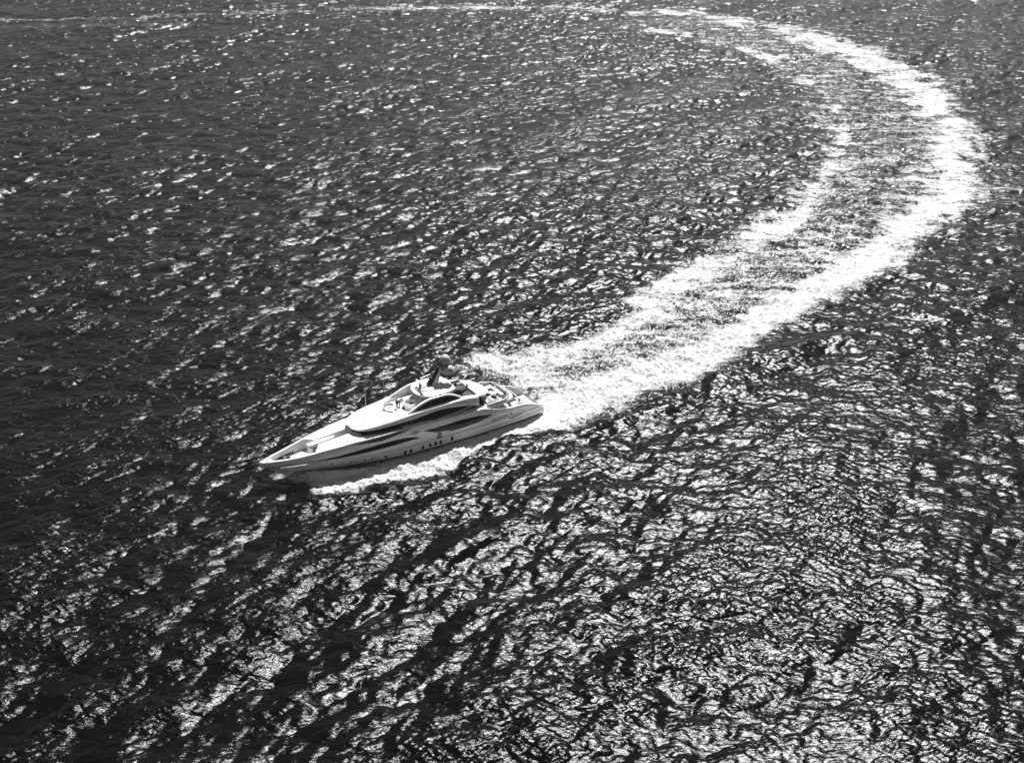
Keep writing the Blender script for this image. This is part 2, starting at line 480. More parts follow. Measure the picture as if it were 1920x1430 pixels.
M_NAME_GLOW.node_tree.nodes['Principled BSDF'].inputs['Emission Color'].default_value = (1, 1, 1, 1)
M_NAME_GLOW.node_tree.nodes['Principled BSDF'].inputs['Emission Strength'].default_value = 0.45  # glow added so the white strokes show against the shaded hull
M_BOOT = grey_mat('boot_stripe_paint', 0.03, 0.4, 0.4)
M_WATERTUB = grey_mat('tub_water', 0.30, 0.08, 0.5, noise=0.15, nscale=2.0, bump=0.02)

def mesh_obj(name, verts, faces, mat, parent=None, smooth=False, angle=None):
    me = bpy.data.meshes.new(name)
    me.from_pydata([tuple(map(float, v)) for v in verts], [], [tuple(f) for f in faces])
    me.materials.append(mat)
    bm = bmesh.new(); bm.from_mesh(me)
    bmesh.ops.remove_doubles(bm, verts=bm.verts, dist=1e-4)
    bmesh.ops.recalc_face_normals(bm, faces=bm.faces)
    bm.to_mesh(me); bm.free()
    if smooth:
        me.polygons.foreach_set('use_smooth', [True] * len(me.polygons))
        me.set_sharp_from_angle(angle=math.radians(angle or 35))
    me.update()
    o = bpy.data.objects.new(name, me)
    return link(o, parent)

def grid_faces(nr_, nc_, base=0, wrap=False):
    f = []
    for i in range(nr_ - 1):
        for j in range(nc_ - (0 if wrap else 1)):
            a = base + i * nc_ + j; b = base + i * nc_ + (j + 1) % nc_
            f.append((a, b, b + nc_, a + nc_))
    return f

def loft(name, rows, mat, parent, smooth=True, angle=40, wrap=False, caps=False):
    n = len(rows[0])
    v = [p for r in rows for p in r]
    f = grid_faces(len(rows), n, 0, wrap)
    if caps:
        f.append(tuple(range(n))); f.append(tuple((len(rows) - 1) * n + k for k in range(n)))
    return mesh_obj(name, v, f, mat, parent, smooth, angle)

def bevelled(o, w, seg=2):
    me = o.data
    bm = bmesh.new(); bm.from_mesh(me)
    ed = [e for e in bm.edges if len(e.link_faces) == 2 and e.calc_face_angle(0) > 0.5]
    bmesh.ops.bevel(bm, geom=ed, offset=w, segments=seg, affect='EDGES', profile=0.5, clamp_overlap=True)
    bm.to_mesh(me); bm.free()
    me.polygons.foreach_set('use_smooth', [True] * len(me.polygons))
    me.set_sharp_from_angle(angle=math.radians(40))
    return o

def prism(name, outline, z0, z1, mat, parent, bev=0.0, top_scale=None):
    """outline in plan, z0/z1 numbers or functions of (x, y)"""
    n = len(outline)
    fz0 = z0 if callable(z0) else (lambda a, b: z0)
    fz1 = z1 if callable(z1) else (lambda a, b: z1)
    cx = sum(p[0] for p in outline) / n; cy = sum(p[1] for p in outline) / n
    ts_ = top_scale or 1.0
    v = [(a, b, fz0(a, b)) for a, b in outline]
    v += [(cx + (a - cx) * ts_, cy + (b - cy) * ts_, fz1(a, b)) for a, b in outline]
    f = [(k, (k + 1) % n, n + (k + 1) % n, n + k) for k in range(n)] + [tuple(range(n))[::-1], tuple(range(n, 2 * n))]
    o = mesh_obj(name, v, f, mat, parent)
    return bevelled(o, bev) if bev else o

def box(name, cx, cy, z0, sx, sy, sz, mat, parent, yaw=0.0, bev=0.03):
    c, s = math.cos(yaw), math.sin(yaw)
    pts = [(cx + a * sx / 2 * c - b * sy / 2 * s, cy + a * sx / 2 * s + b * sy / 2 * c) for a, b in ((-1, -1), (1, -1), (1, 1), (-1, 1))]
    return prism(name, pts, z0, z0 + sz, mat, parent, bev)

def tube_geo(pts, r, n=6):
    pts = [Vector(p) for p in pts]
    v, f = [], []
    rr = r if isinstance(r, (list, tuple)) else [r] * len(pts)
    for i, p in enumerate(pts):
        d = (pts[min(i + 1, len(pts) - 1)] - pts[max(i - 1, 0)]).normalized()
        a = Vector((0, 0, 1)) if abs(d.z) < 0.9 else Vector((1, 0, 0))
        s = d.cross(a).normalized(); t = s.cross(d)
        for k in range(n):
            q = 2 * math.pi * k / n
            v.append(p + (s * math.cos(q) + t * math.sin(q)) * rr[i])
    f = grid_faces(len(pts), n, 0, True)
    f.append(tuple(range(n))); f.append(tuple((len(pts) - 1) * n + k for k in range(n)))
    return v, f

def tubes(name, paths, r, mat, parent, n=6):
    V, F_ = [], []
    for p in paths:
        v, f = tube_geo(p, r, n)
        F_ += [tuple(i + len(V) for i in q) for q in f]; V += v
    return mesh_obj(name, V, F_, mat, parent, True, 50)

def lathe(name, prof, cx, cy, z0, mat, parent, n=24, sx=1.0, sy=1.0):
    rows = []
    for r, z in prof:
        rows.append([(cx + sx * r * math.cos(2 * math.pi * k / n), cy + sy * r * math.sin(2 * math.pi * k / n), z0 + z) for k in range(n)])
    return loft(name, rows, mat, parent, True, 40, wrap=True, caps=True)

def empty(name, loc=(0, 0, 0), rz=0.0, parent=None):
    o = bpy.data.objects.new(name, None)
    o.empty_display_size = 0.5
    o.location = loc; o.rotation_euler = (0, 0, rz)
    return link(o, parent)

def thing(name, label, cat, x=0.0, y=0.0, z=0.0, rz=0.0, group=None):
    """an Empty on the yacht: local yacht position, real world place"""
    w = YO + YF * x + YP * y
    o = empty(name, (w[0], w[1], z), YH + rz)
    o['label'] = label; o['category'] = cat
    if group: o['group'] = group
    return o

it = lambda tab: (lambda x: float(np.interp(x, [t[0] for t in tab], [t[1] for t in tab])))

def smooth_tab(tab, n=160):
    """the same table, eased (monotone cubic) so that lofted lines are fair"""
    xs = np.array([t[0] for t in tab], float); yv = np.array([t[1] for t in tab], float)
    h = np.diff(xs); d = np.diff(yv) / h
    m_ = np.zeros(len(xs)); m_[0], m_[-1] = d[0], d[-1]
    for k in range(1, len(xs) - 1):
        m_[k] = 0 if d[k - 1] * d[k] <= 0 else 2 * d[k - 1] * d[k] / (d[k - 1] + d[k])
    def f(x):
        x = min(max(x, xs[0]), xs[-1])
        k = min(int(np.searchsorted(xs, x, 'right')) - 1, len(xs) - 2)
        t = (x - xs[k]) / h[k]
        return float((2*t**3 - 3*t*t + 1) * yv[k] + (t**3 - 2*t*t + t) * h[k] * m_[k] + (-2*t**3 + 3*t*t) * yv[k+1] + (t**3 - t*t) * h[k] * m_[k+1])
    return f

LBOW = 50.75
plan = smooth_tab([(-1, 3.3), (0, 3.55), (3, 4.1), (10, 4.5), (20, 4.6), (28, 4.55), (34, 4.27), (38, 3.87), (42, 3.15), (45, 2.4), (48, 1.4), (49.6, .75), (50.4, .34), (LBOW, 0)])
wline = smooth_tab([(-1, 3.2), (0, 3.4), (5, 3.85), (10, 4.05), (17, 4.12), (26, 4.0), (32, 3.6), (37, 2.75), (41, 1.9), (45, 1.1), (48, .5), (LBOW, 0)])
TOPZ = smooth_tab([(-.3, .85), (0, 1.05), (.5, 1.62), (1.2, 2.12), (2.2, 2.62), (3.2, 3.0), (4.4, 3.3), (7.2, 3.52), (9, 3.88), (10.4, 4.2), (12, 4.75), (13, 5.05), (16, 5.1), (20, 5.2),
                   (23.8, 5.45), (26.2, 5.5), (28.3, 5.6), (29.4, 5.58), (32.5, 5.45), (36, 5.38), (38.4, 5.18), (41.3, 4.95), (42.5, 4.8), (43.8, 4.66), (45.4, 4.5), (47.2, 4.42), (LBOW, 4.4)])
KNZ = smooth_tab([(-.3, .8), (0, .95), (1.2, 1.9), (2.2, 2.35), (4.4, 2.9), (10, 3.4), (20, 4.0), (28, 4.5), (34, 4.75), (38.5, 4.45), (42, 4.2), (44.8, 3.98), (46.2, 3.86), (48, 3.74), (LBOW, 3.7)])
STEM = smooth_tab([(-1.3, 43.6), (-.3, 44.9), (.0, 45.4), (.6, 46.25), (2.0, 48.15), (3.2, 49.75), (3.7, LBOW), (4.4, LBOW - .05)])

def hull_y(x, z):
    kz = KNZ(min(x, LBOW))
    xs = x * LBOW / STEM(min(z, 4.4))
    xs = min(xs, LBOW)
    if z >= kz:
        t = (z - kz) / max(TOPZ(x) - kz, .05)
        tum = 0.09 * min(max((x - 30) / 14, 0), 1) + 0.012
        return plan(xs) * (1 - tum * t * t)
    t = max(0.0, min(1.0, z / max(kz, .2)))
    a = t ** (.6 + 1.5 * min(max((x - 16) / 28, 0), 1))       # concave flare forward
    if z < 0:
        return wline(xs) * (1 + .28 * z)
    return wline(xs) + (plan(xs) - wline(xs)) * a

yacht = thing('motor_yacht', 'long white motor yacht with black swoosh windows ploughing through the sea', 'yacht')
yacht.rotation_euler = (0, 0, YH)

def hull_shell():
    ss = np.concatenate([np.linspace(0, .06, 12), np.linspace(.06, .25, 18)[1:], np.linspace(.25, .8, 60)[1:], np.linspace(.8, 1.0, 44)[1:]])
    V, F_ = [], []
    for side in (1, -1):
        rows = []
        for s in ss:
            x0 = s * LBOW
            tz, kz = TOPZ(x0), min(KNZ(x0), TOPZ(x0) - .06)
            zl = [-1.3, -.6, 0, .3] + [.3 + (kz - .3) * q for q in np.linspace(.07, 1.0, 14)] + [kz + (tz - kz) * q for q in (.35, .7, 1.0)]
            row = []
            for z in zl:
                x = s * STEM(min(z, 4.4))
                row.append((x, side * hull_y(x, z) if s < 1 else 0.0, z))
            rows.append(row)
        b0 = len(V)
        V += [p for r in rows for p in r]
        F_ += grid_faces(len(rows), len(rows[0]), b0)
    n = 21; m_ = len(ss) * n
    F_ += [(k, k + 1, m_ + k + 1, m_ + k) for k in range(n - 1)]            # transom
    return mesh_obj('hull', V, F_, M_HULL, yacht, True, 24)
hull_shell()

def on_hull(name, top, bot, off, mat, parent=yacht, side=1, step=.45, nz=4, back=.06):
    """a thin panel that follows the hull skin: top and bottom edges given as (x, z) lists"""
    tp, bt = it(sorted(top)), it(sorted(bot))
    x0 = min(p[0] for p in top); x1 = max(p[0] for p in top)
    n = max(2, int((x1 - x0) / step) + 1)
    xs = sorted(set(list(np.linspace(x0, x1, n)) + [p[0] for p in top] + [p[0] for p in bot if x0 <= p[0] <= x1]))
    fr, bk = [], []
    for x in xs:
        a, b = bt(x), tp(x)
        if b - a < .012: b = a + .012
        fr.append([(x, side * (hull_y(x, a + (b - a) * k / nz) + off), a + (b - a) * k / nz) for k in range(nz + 1)])
        bk.append([(x, side * (hull_y(x, a + (b - a) * k / nz) - back), a + (b - a) * k / nz) for k in range(nz + 1)])
    V = [p for r in fr for p in r]; n1 = len(V); V += [p for r in bk for p in r]
    w = nz + 1; R_ = len(xs)
    F_ = grid_faces(R_, w)
    for i in range(R_ - 1):
        F_.append((i * w, (i + 1) * w, n1 + (i + 1) * w, n1 + i * w))
        F_.append((i * w + nz, (i + 1) * w + nz, n1 + (i + 1) * w + nz, n1 + i * w + nz))
    for k in range(nz):
        F_.append((k, k + 1, n1 + k + 1, n1 + k))
        e = (R_ - 1) * w
        F_.append((e + k, e + k + 1, n1 + e + k + 1, n1 + e + k))
    return mesh_obj(name, V, F_, mat, parent, True, 30)

for sd in (1, -1):
    on_hull('boot_stripe', [(1.0, .34), (20, .36), (45.0, .62)], [(1.0, -.4), (20, -.4), (45.0, -.1)], .012, M_BOOT, side=sd, step=1.2)
SWF_T = [(24.8, 3.16), (26, 3.6), (27.4, 3.91), (29.4, 4.06), (31.7, 3.99), (34, 3.91), (36.7, 3.71), (38.5, 3.45), (40.8, 3.30), (42.8, 3.20)]
SWF_B = [(24.8, 3.14), (27.1, 3.12), (30.2, 2.98), (33.3, 2.89), (36, 2.78), (38.5, 2.74), (40.8, 2.92), (42.8, 3.18)]
o = on_hull('swoosh_window', SWF_T, SWF_B, .035, M_GLASS, nz=8); o['label'] = 'long black swoosh window along the forward hull'
SWM_T = [(11.1, 3.46), (13.7, 3.97), (16.9, 4.27), (20.1, 4.22), (24.1, 4.24)]
SWM_B = [(11.1, 3.44), (12.1, 3.16), (13.7, 2.84), (16.9, 2.68), (18.9, 2.68), (20.3, 3.12), (22.0, 3.36), (24.1, 4.20)]
o = on_hull('swoosh_window', SWM_T, SWM_B, .035, M_GLASS, nz=8); o['label'] = 'black swoosh opening along the main deck'
on_hull('swoosh_rail', [(11.6, 3.50), (14, 3.42), (20.4, 3.24)], [(11.6, 3.40), (14, 3.31), (20.4, 3.14)], .07, M_MID, nz=2)
on_hull('swoosh_rail', [(12.4, 3.30), (14, 3.22), (19.6, 3.02)], [(12.4, 3.25), (14, 3.17), (19.6, 2.97)], .05, M_MID, nz=1)
on_hull('shade_panel', [(26.2, 5.40), (29.4, 5.42), (33, 5.22), (36.6, 5.18)], [(26.2, 5.36), (28.6, 5.04), (31.8, 4.62), (34, 4.84), (36.6, 5.16)], .035, M_DARK)  # dark wedge painting in the shade under the bulwark overhang
on_hull('rub_rail', [(1.2, 1.93), (12, 1.96), (24, 1.98), (36, 2.0)], [(1.2, 1.83), (12, 1.86), (24, 1.88), (36, 1.95)], .05, M_MID, nz=1, step=1)
on_hull('spray_rail', [(.6, 1.16), (12, .92), (16, .75)], [(.6, 1.07), (12, .86), (16, .72)], .05, M_MID, nz=1, step=1)
PORT = [(27.38, .9, .46, .74), (26.4, .93, .46, .74), (24.24, .95, .46, .74), (22.9, 1.01, .40, .74), (21.93, 1.02, .46, .74), (20.99, 1.02, .40, .74), (18.83, 1.09, .46, .78),
        (30.74, .93, .40, .40), (32.97, 1.06, .36, .28), (34.12, 1.06, .36, .24), (36.3, 1.2, .40, .24), (39.5, 1.55, .42, .22)]
for px_, pz_, w_, h_ in PORT:
    fr_ = on_hull('porthole', [(px_ - w_ / 2 - .05, pz_ + h_ / 2 + .05), (px_ + w_ / 2 + .05, pz_ + h_ / 2 + .05)], [(px_ - w_ / 2 - .05, pz_ - h_ / 2 - .05), (px_ + w_ / 2 + .05, pz_ - h_ / 2 - .05)], .012, M_HULL, nz=1)
    on_hull('pane', [(px_ - w_ / 2, pz_ + h_ / 2), (px_ + w_ / 2, pz_ + h_ / 2)], [(px_ - w_ / 2, pz_ - h_ / 2), (px_ + w_ / 2, pz_ - h_ / 2)], .026, M_GLASS, parent=fr_, nz=1)
for xa, xb in ((10.15, 11.05), (9.15, 10.0), (8.0, 9.0)):
    on_hull('vent', [(xa, 2.47), (xb, 2.46)], [(xa, 2.31), (xb, 2.30)], .02, M_BLACK, nz=1)
on_hull('fairlead', [(7.1, 2.66), (7.5, 2.65)], [(7.1, 2.40), (7.5, 2.39)], .03, M_BLACK, nz=1)
on_hull('slot_trim', [(4.4, 2.33), (11.4, 2.18)], [(4.4, 2.19), (11.4, 2.05)], .016, M_MID, nz=1)
on_hull('grille', [(4.6, 1.66), (5.4, 1.80), (7.9, 1.66)], [(4.6, 1.62), (7.2, 1.36), (7.9, 1.62)], .02, M_MID, nz=2)
on_hull('boarding_door', [(20.87, 3.16), (21.62, 3.16)], [(20.87, 2.12), (21.62, 2.12)], .03, M_MID, nz=2)
on_hull('door_sill', [(20.75, 2.14), (21.7, 2.14)], [(20.75, 2.02), (21.7, 2.02)], .06, M_BLACK, nz=1)
on_hull('hawse_pipe', [(23.0, 1.72), (23.4, 1.72)], [(23.0, 1.58), (23.4, 1.58)], .02, M_BLACK, nz=1)

# emblem: ring with a letter mark and two side wings
def hull_stroke(name, pts, w, mat, parent, off=.03):
    V, F_ = [], []
    for i, (x, z) in enumerate(pts):
        a = pts[max(i - 1, 0)]; b_ = pts[min(i + 1, len(pts) - 1)]
        dx, dz = b_[0] - a[0], b_[1] - a[1]; l = math.hypot(dx, dz) or 1
        nx, nz_ = -dz / l * w / 2, dx / l * w / 2
        for q in (1, -1):
            for o_ in (off, -.03):
                V.append((x + q * nx, hull_y(x, z) + o_, z + q * nz_))
    for i in range(len(pts) - 1):
        a = i * 4; b_ = a + 4
        F_ += [(a, b_, b_ + 2, a + 2), (a, b_, b_ + 1, a + 1), (a + 2, b_ + 2, b_ + 3, a + 3)]
    return mesh_obj(name, V, F_, mat, parent)
EX, EZ = 25.75, 4.42
em = hull_stroke('emblem', [(EX + .58 * math.cos(t), EZ + .30 * math.sin(t)) for t in np.linspace(0, 2 * math.pi, 25)], .07, M_DARK, yacht)
em['label'] = 'dark winged oval emblem on the hull side'
hull_stroke('emblem_letter', [(EX + .30 + .17 * math.cos(t), EZ + .19 * math.sin(t)) for t in np.linspace(.9, 5.6, 12)], .07, M_DARK, em)
hull_stroke('emblem_letter', [(EX - .02 + .12 * math.cos(t), EZ + .02 + .14 * math.sin(t)) for t in np.linspace(0, 6.28, 12)], .06, M_DARK, em)
hull_stroke('emblem_letter', [(EX - .22, EZ - .18), (EX - .26, EZ + .16), (EX - .38, EZ + .19), (EX - .40, EZ + .02), (EX - .26, EZ), (EX - .44, EZ - .16)], .06, M_DARK, em)
hull_stroke('emblem_wing', [(EX + .58, EZ), (EX + .8, EZ + .03), (EX + 1.05, EZ + .02)], .08, M_DARK, em)
hull_stroke('emblem_wing', [(EX - .58, EZ + .05), (EX - .8, EZ - .02), (EX - 1.05, EZ - .10)], .08, M_DARK, em)
# the name in slanting white script on the bow (too small in the photograph to read)
nm = hull_stroke('name_lettering', [(47.55, 2.90), (47.2, 2.93), (46.7, 2.92)], .13, M_NAME_GLOW, yacht, .04)
nm['label'] = 'slanting white script name on the dark bow'
rs = random.Random(4)
xx = 46.55
for wlen in (3, 9, 6):
    for k in range(wlen):
        h_ = .34 if k == 0 or rs.random() < .3 else .17
        z_ = 2.80 - (46.5 - xx) * .035
        hull_stroke('letter_stroke', [(xx, z_ - .10), (xx - .08, z_ - .1 + h_ * .6), (xx - .13, z_ - .10 + h_), (xx - .16, z_)], .085, M_NAME_GLOW, nm, .04)
        xx -= .155
    xx -= .12

# ---- bulwarks, foredeck well and raised foredeck
def inner_edge(x, t):
    return max(hull_y(x, TOPZ(x)) - t, 0.0)
def bulwark(name, x0, x1, thick, zfloor, cap_bulge=.03, n=30):
    for sd in (1, -1):
        rows = []
        for x in np.linspace(x0, x1, n):
            yo_, yi_, tz = hull_y(x, TOPZ(x)), inner_edge(x, thick), TOPZ(x)
            rows.append([(x, sd * yo_, tz - .02), (x, sd * (yo_ - .03), tz + cap_bulge), (x, sd * (yi_ + .04), tz + cap_bulge), (x, sd * yi_, tz - .02), (x, sd * max(yi_ - .02, 0), min(zfloor, tz - .05))])
        loft(name, rows, M_WHITE, yacht, True, 50)
bulwark('bulwark', 40.6, 48.8, .42, 3.25)
bulwark('bulwark', .05, 11.0, .42, .9)
rows = []
for x in np.linspace(48.7, LBOW - .02, 16):
    e = hull_y(x, TOPZ(x)); tz = TOPZ(x)
    rows.append([(x, e * q, tz - .02 + .13 * (1 - q * q)) for q in np.linspace(-1, 1, 9)])
loft('nose_deck', rows, M_WHITE, yacht)
mesh_obj('well_wall', [(48.75, -1.05, 3.2), (48.75, 1.05, 3.2), (48.75, 1.05, 4.5), (48.75, -1.05, 4.5)], [(0, 1, 2, 3)], M_WHITE, yacht)
SLOT = .82
def xfront(y): return 41.0 + (abs(y) - SLOT) / (2.9 - SLOT) * 1.5
for sd in (1, -1):
    rows = []
    nj = 10
    for i in range(22):
        f_ = i / 21
        row = []
        for j in range(nj + 1):
            q = j / nj
            ye = SLOT + (inner_edge(41.8, .04) - SLOT) * q
            xf = xfront(ye) if i else 0
            x = 34.2 + f_ * (xfront(ye) - 34.2)
            edge = hull_y(x, TOPZ(x)) - .05
            y = SLOT + (edge - SLOT) * q
            row.append((x, sd * y, TOPZ(x) + .02 + .10 * (1 - (y / edge) ** 2)))
        row = [(row[0][0], sd * SLOT, 3.75)] + row
        rows.append(row)
    rows.append([(p[0] + .02, p[1], 3.22) for p in rows[-1]])
    loft('foredeck_panel', rows, M_WHITE, yacht, True, 40)
prism('foredeck_slot_floor', [(34.0, -1.0), (41.3, -1.0), (41.3, 1.0), (34.0, 1.0)], 3.6, 3.76, M_MID, yacht)
wf = [(40.6, -3.2)] + [(x, -inner_edge(x, .3)) for x in np.linspace(42.5, 48.8, 10)]
prism('well_floor', wf + [(a, -b) for a, b in wf[::-1]], 3.1, 3.24, M_TEAK, yacht)

# deck crane lying along the slot
cr = empty('deck_crane', (0, 0, 0), 0, yacht)
lathe('pedestal', [(.62, 0), (.62, .45), (.50, .55), (.46, 1.3), (.46, 1.65)], 42.35, .55, 3.24, M_WHITE, cr, 20)
lathe('slewing_ring', [(.60, 0), (.60, .10)], 42.35, .55, 3.92, M_MID, cr, 20)
rows = []
for x, w_, h_, yc in ((42.75, .44, .62, .40), (42.1, .46, .62, .36), (40.6, .42, .55, .22), (38.9, .34, .45, .06), (37.9, .22, .30, -.03)):
    zt = 5.35
    rows.append([(x, yc - w_, zt), (x, yc + w_, zt), (x, yc + w_, zt - h_), (x, yc - w_, zt - h_)])
bevelled(loft('boom', rows, M_WHITE, cr, False, wrap=True, caps=True), .05)
tubes('hydraulic_ram', [[(42.0, .95, 4.3), (40.8, .80, 4.75)]], .07, M_STEEL, cr)
lathe('hook_sheave', [(.0, -.09), (.32, -.09), (.36, 0), (.32, .09), (0, .09)], 0, 0, 0, M_BLACK, cr, 16)
hs_ = cr.children[-1]; hs_.location = (37.35, -.1, 5.05); hs_.rotation_euler = (math.pi / 2, 0, 0)
# anchor gear in the well
for y_ in (-.75, .75):
    w_ = empty('windlass', (0, 0, 0), 0, yacht)
    lathe('drum', [(.24, 0), (.24, .12), (.15, .18), (.15, .36), (.26, .42), (.26, .50)], 46.2, y_, 3.24, M_STEEL, w_, 14)
    box('motor', 45.65, y_, 3.24, .6, .36, .34, M_DARK, w_)
    tubes('chain', [[(46.4, y_, 3.42), (47.2, y_ * .8, 3.38), (48.2, y_ * .5, 3.40)]], .07, M_BLACK, w_)
for x_, y_ in ((44.6, -1.75), (44.6, 1.75), (43.6, -2.2), (47.4, -.9), (47.4, .9), (45.4, 1.35)):
    bo = empty('bollard', (0, 0, 0), 0, yacht)
    box('base', x_, y_, 3.24, .6, .22, .05, M_STEEL, bo)
    for d_ in (-.18, .18):
        lathe('post', [(.08, 0), (.08, .32), (.12, .34), (.12, .40)], x_ + d_, y_, 3.28, M_BLACK, bo, 10)
box('stowed_gangway', 45.6, -1.62, 3.30, 3.6, .22, .35, M_DARK, yacht, yaw=.30)
box('deck_hatch', 44.3, -.3, 3.24, .8, .8, .10, M_WHITE, yacht)
tubes('jackstaff', [[(48.95, -.1, 4.45), (49.05, -.1, 6.0)]], .06, M_BLACK, yacht)

# ---- superstructure: lower wall, glass band, roof
RP = smooth_tab([(13.2, 3.78), (15, 4.02), (18, 4.14), (22, 4.17), (24, 4.12), (27, 3.95), (29, 3.80), (31.2, 3.56), (32.8, 3.22), (33.8, 2.85), (34.6, 2.28), (35.1, 1.55), (35.33, .75), (35.4, 0)])
ZF = smooth_tab([(12.7, 5.25), (13.6, 5.6), (15, 6.05), (16.5, 6.42), (18.1, 6.70), (20, 6.95), (21.2, 7.02), (22.5, 6.95), (24.6, 6.70), (27, 6.52), (29, 6.40), (31, 6.33), (33, 6.29), (35.4, 6.26)])
ZT = smooth_tab([(12.7, 7.1), (14, 7.38), (15.5, 7.62), (18, 7.78), (22, 7.80), (25, 7.66), (28, 7.46), (31, 7.20), (33, 6.93), (34.3, 6.68), (35.1, 6.48), (35.4, 6.36)])
CO = smooth_tab([(13.2, 3.0), (24, 3.02), (26, 2.85), (27.2, 2.45), (28.1, 1.85), (28.7, 1.1), (28.95, .5), (29.05, 0)])
HOUSE = [(34.8, 0), (34.76, .8), (34.5, 1.6), (34.0, 2.25), (33.0, 2.75), (31, 3.0), (28.8, 3.15), (26, 3.55), (22, 3.86), (18, 3.90), (14.5, 3.86), (12.6, 3.7)]
ring = HOUSE + [(12.6, 0)] + [(a, -b) for a, b in HOUSE[::-1][:-1]]
def ring_loft(name, z0, z1, inset0, inset1, mat):
    rows = []
    for z, ins in ((z0, inset0), (z1, inset1)):
        rows.append([(a - ins * (1 if a > 33 else 0), b * (1 - ins / 3.6), min(z, ZF(a) + .14)) for a, b in ring])
    return loft(name, rows, mat, yacht, True, 30, wrap=True)
ring_loft('house_wall', 3.6, 5.20, 0, .06, M_WHITE)
ring_loft('window_band', 5.20, 7.2, .05, .35, M_GLASS)
for x_ in (31.2, 26.6, 25.9):                                                   # mullions of the glass band
    yb = it(sorted((a, b) for a, b in HOUSE))(x_)
    prism('window_mullion', [(x_ - .09, yb - .3), (x_ + .09, yb - .3), (x_ + .09, yb + .02), (x_ - .09, yb + .02)], 5.3, 6.8, M_DARK if x_ > 30 else M_MID, yacht)
on_bar = [(21.2, 4.02, 5.40), (19, 4.06, 5.52), (17, 4.06, 5.66), (15.4, 4.02, 5.84), (14.4, 3.96, 5.98)]
tubes('window_bar', [on_bar], .07, M_WHITE, yacht)
# side decks
for sd in (1, -1):
    rows = [[(x, sd * (hull_y(x, TOPZ(x)) - .02), TOPZ(x) - .01), (x, sd * (hull_y(x, TOPZ(x)) - .20), TOPZ(x) + .02), (x, sd * 2.9, TOPZ(x) + .02)] for x in np.linspace(11.2, 27.6, 24)]
    loft('deck_ledge', rows, M_WHITE, yacht)
    rows = []
    for x in np.linspace(27.4, 34.6, 16):
        e = hull_y(x, TOPZ(x)); tz = TOPZ(x)
        rows.append([(x, sd * (e - .01), tz - .02), (x, sd * (e - .05), tz + .03), (x, sd * (e - .22), tz + .03), (x, sd * (e - .26), tz), (x, sd * (e - .28), 4.5), (x, sd * 2.6, 4.5)])
    loft('bulwark', rows, M_WHITE, yacht, True, 50)
box('liferaft_canister', 30.3, 3.72, 4.52, 1.5, .62, .62, M_DARK, yacht, bev=.2)
box('locker', 31.9, 3.7, 4.52, .9, .5, .8, M_WHITE, yacht)
for x_ in (33.2, 32.9, 29.1, 28.8):
    tubes('stanchion', [[(x_, 4.15, 5.4), (x_, 4.15, 5.85)]], .04, M_STEEL, yacht)

def roof_side(sd):
    rows = []
    for x in list(np.linspace(13.2, 33, 60)) + list(np.linspace(33, 35.38, 26))[1:]:
        r, zf, zt = RP(x), ZF(x), ZT(x)
        ci = CO(x) if x < 29.05 else 0.0
        sh = min(.32 + .58 * min(max((x - 24.5) / 5, 0), 1), r * .5)
        bulge = .10 * math.exp(-((x - 16.6) / 1.5) ** 2)
        row = [(x, sd * max(r - .55, 0), zf + .02), (x, sd * max(r - .06, 0), zf), (x, sd * (r + bulge), zf + (zt - zf) * .22 + .03), (x, sd * (r - .02 + bulge), zf + (zt - zf) * .45)]
        for q in (.2, .4, .6, .8, 1.0):
            a = q * math.pi / 2
            h0 = zf + (zt - zf) * .45
            row.append((x, sd * (r - .02 - sh * (1 - math.cos(a))), h0 + (zt - .10 - h0) * math.sin(a)))
        y1 = r - .02 - sh
        for q in (.2, .4, .6, .8, 1.0):
            y = y1 + (min(ci, y1) - y1) * q
            row.append((x, sd * y, zt - .10 + .10 * (1 - (y / max(y1, .01)) ** 2)))
        rows.append(row)
    return rows
V, F_ = [], []
for sd in (1, -1):
    rr_ = roof_side(sd); b0 = len(V); V += [p for r in rr_ for p in r]; F_ += grid_faces(len(rr_), len(rr_[0]), b0)
mesh_obj('wheelhouse_roof', V, F_, M_WHITE, yacht, True, 45)
# cockpit walls and sun deck floor
ZFL = 6.98
V, F_ = [], []
xs_ = list(np.linspace(13.2, 27.4, 24)) + list(np.linspace(27.5, 29.05, 16))
wl_ = [(x, CO(x)) for x in xs_]
outl = wl_ + [(a, -b) for a, b in wl_[::-1][1:]]
rows = [[(a, b, ZT(a) + .0) for a, b in outl], [(a - .02, b * .985, ZFL - .02) for a, b in outl]]
loft('cockpit_coaming', rows, M_WHITE, yacht, True, 50)
prism('sun_deck_floor', outl, ZFL - .1, ZFL, M_WHITE, yacht)
prism('floor_shade', [(13.45, -2.75), (17.6, -2.75), (17.6, 2.75), (13.45, 2.75)], ZFL - .02, ZFL + .006, M_DARK, yacht)  # dark sheet standing in for the shade on the floor behind the hardtop

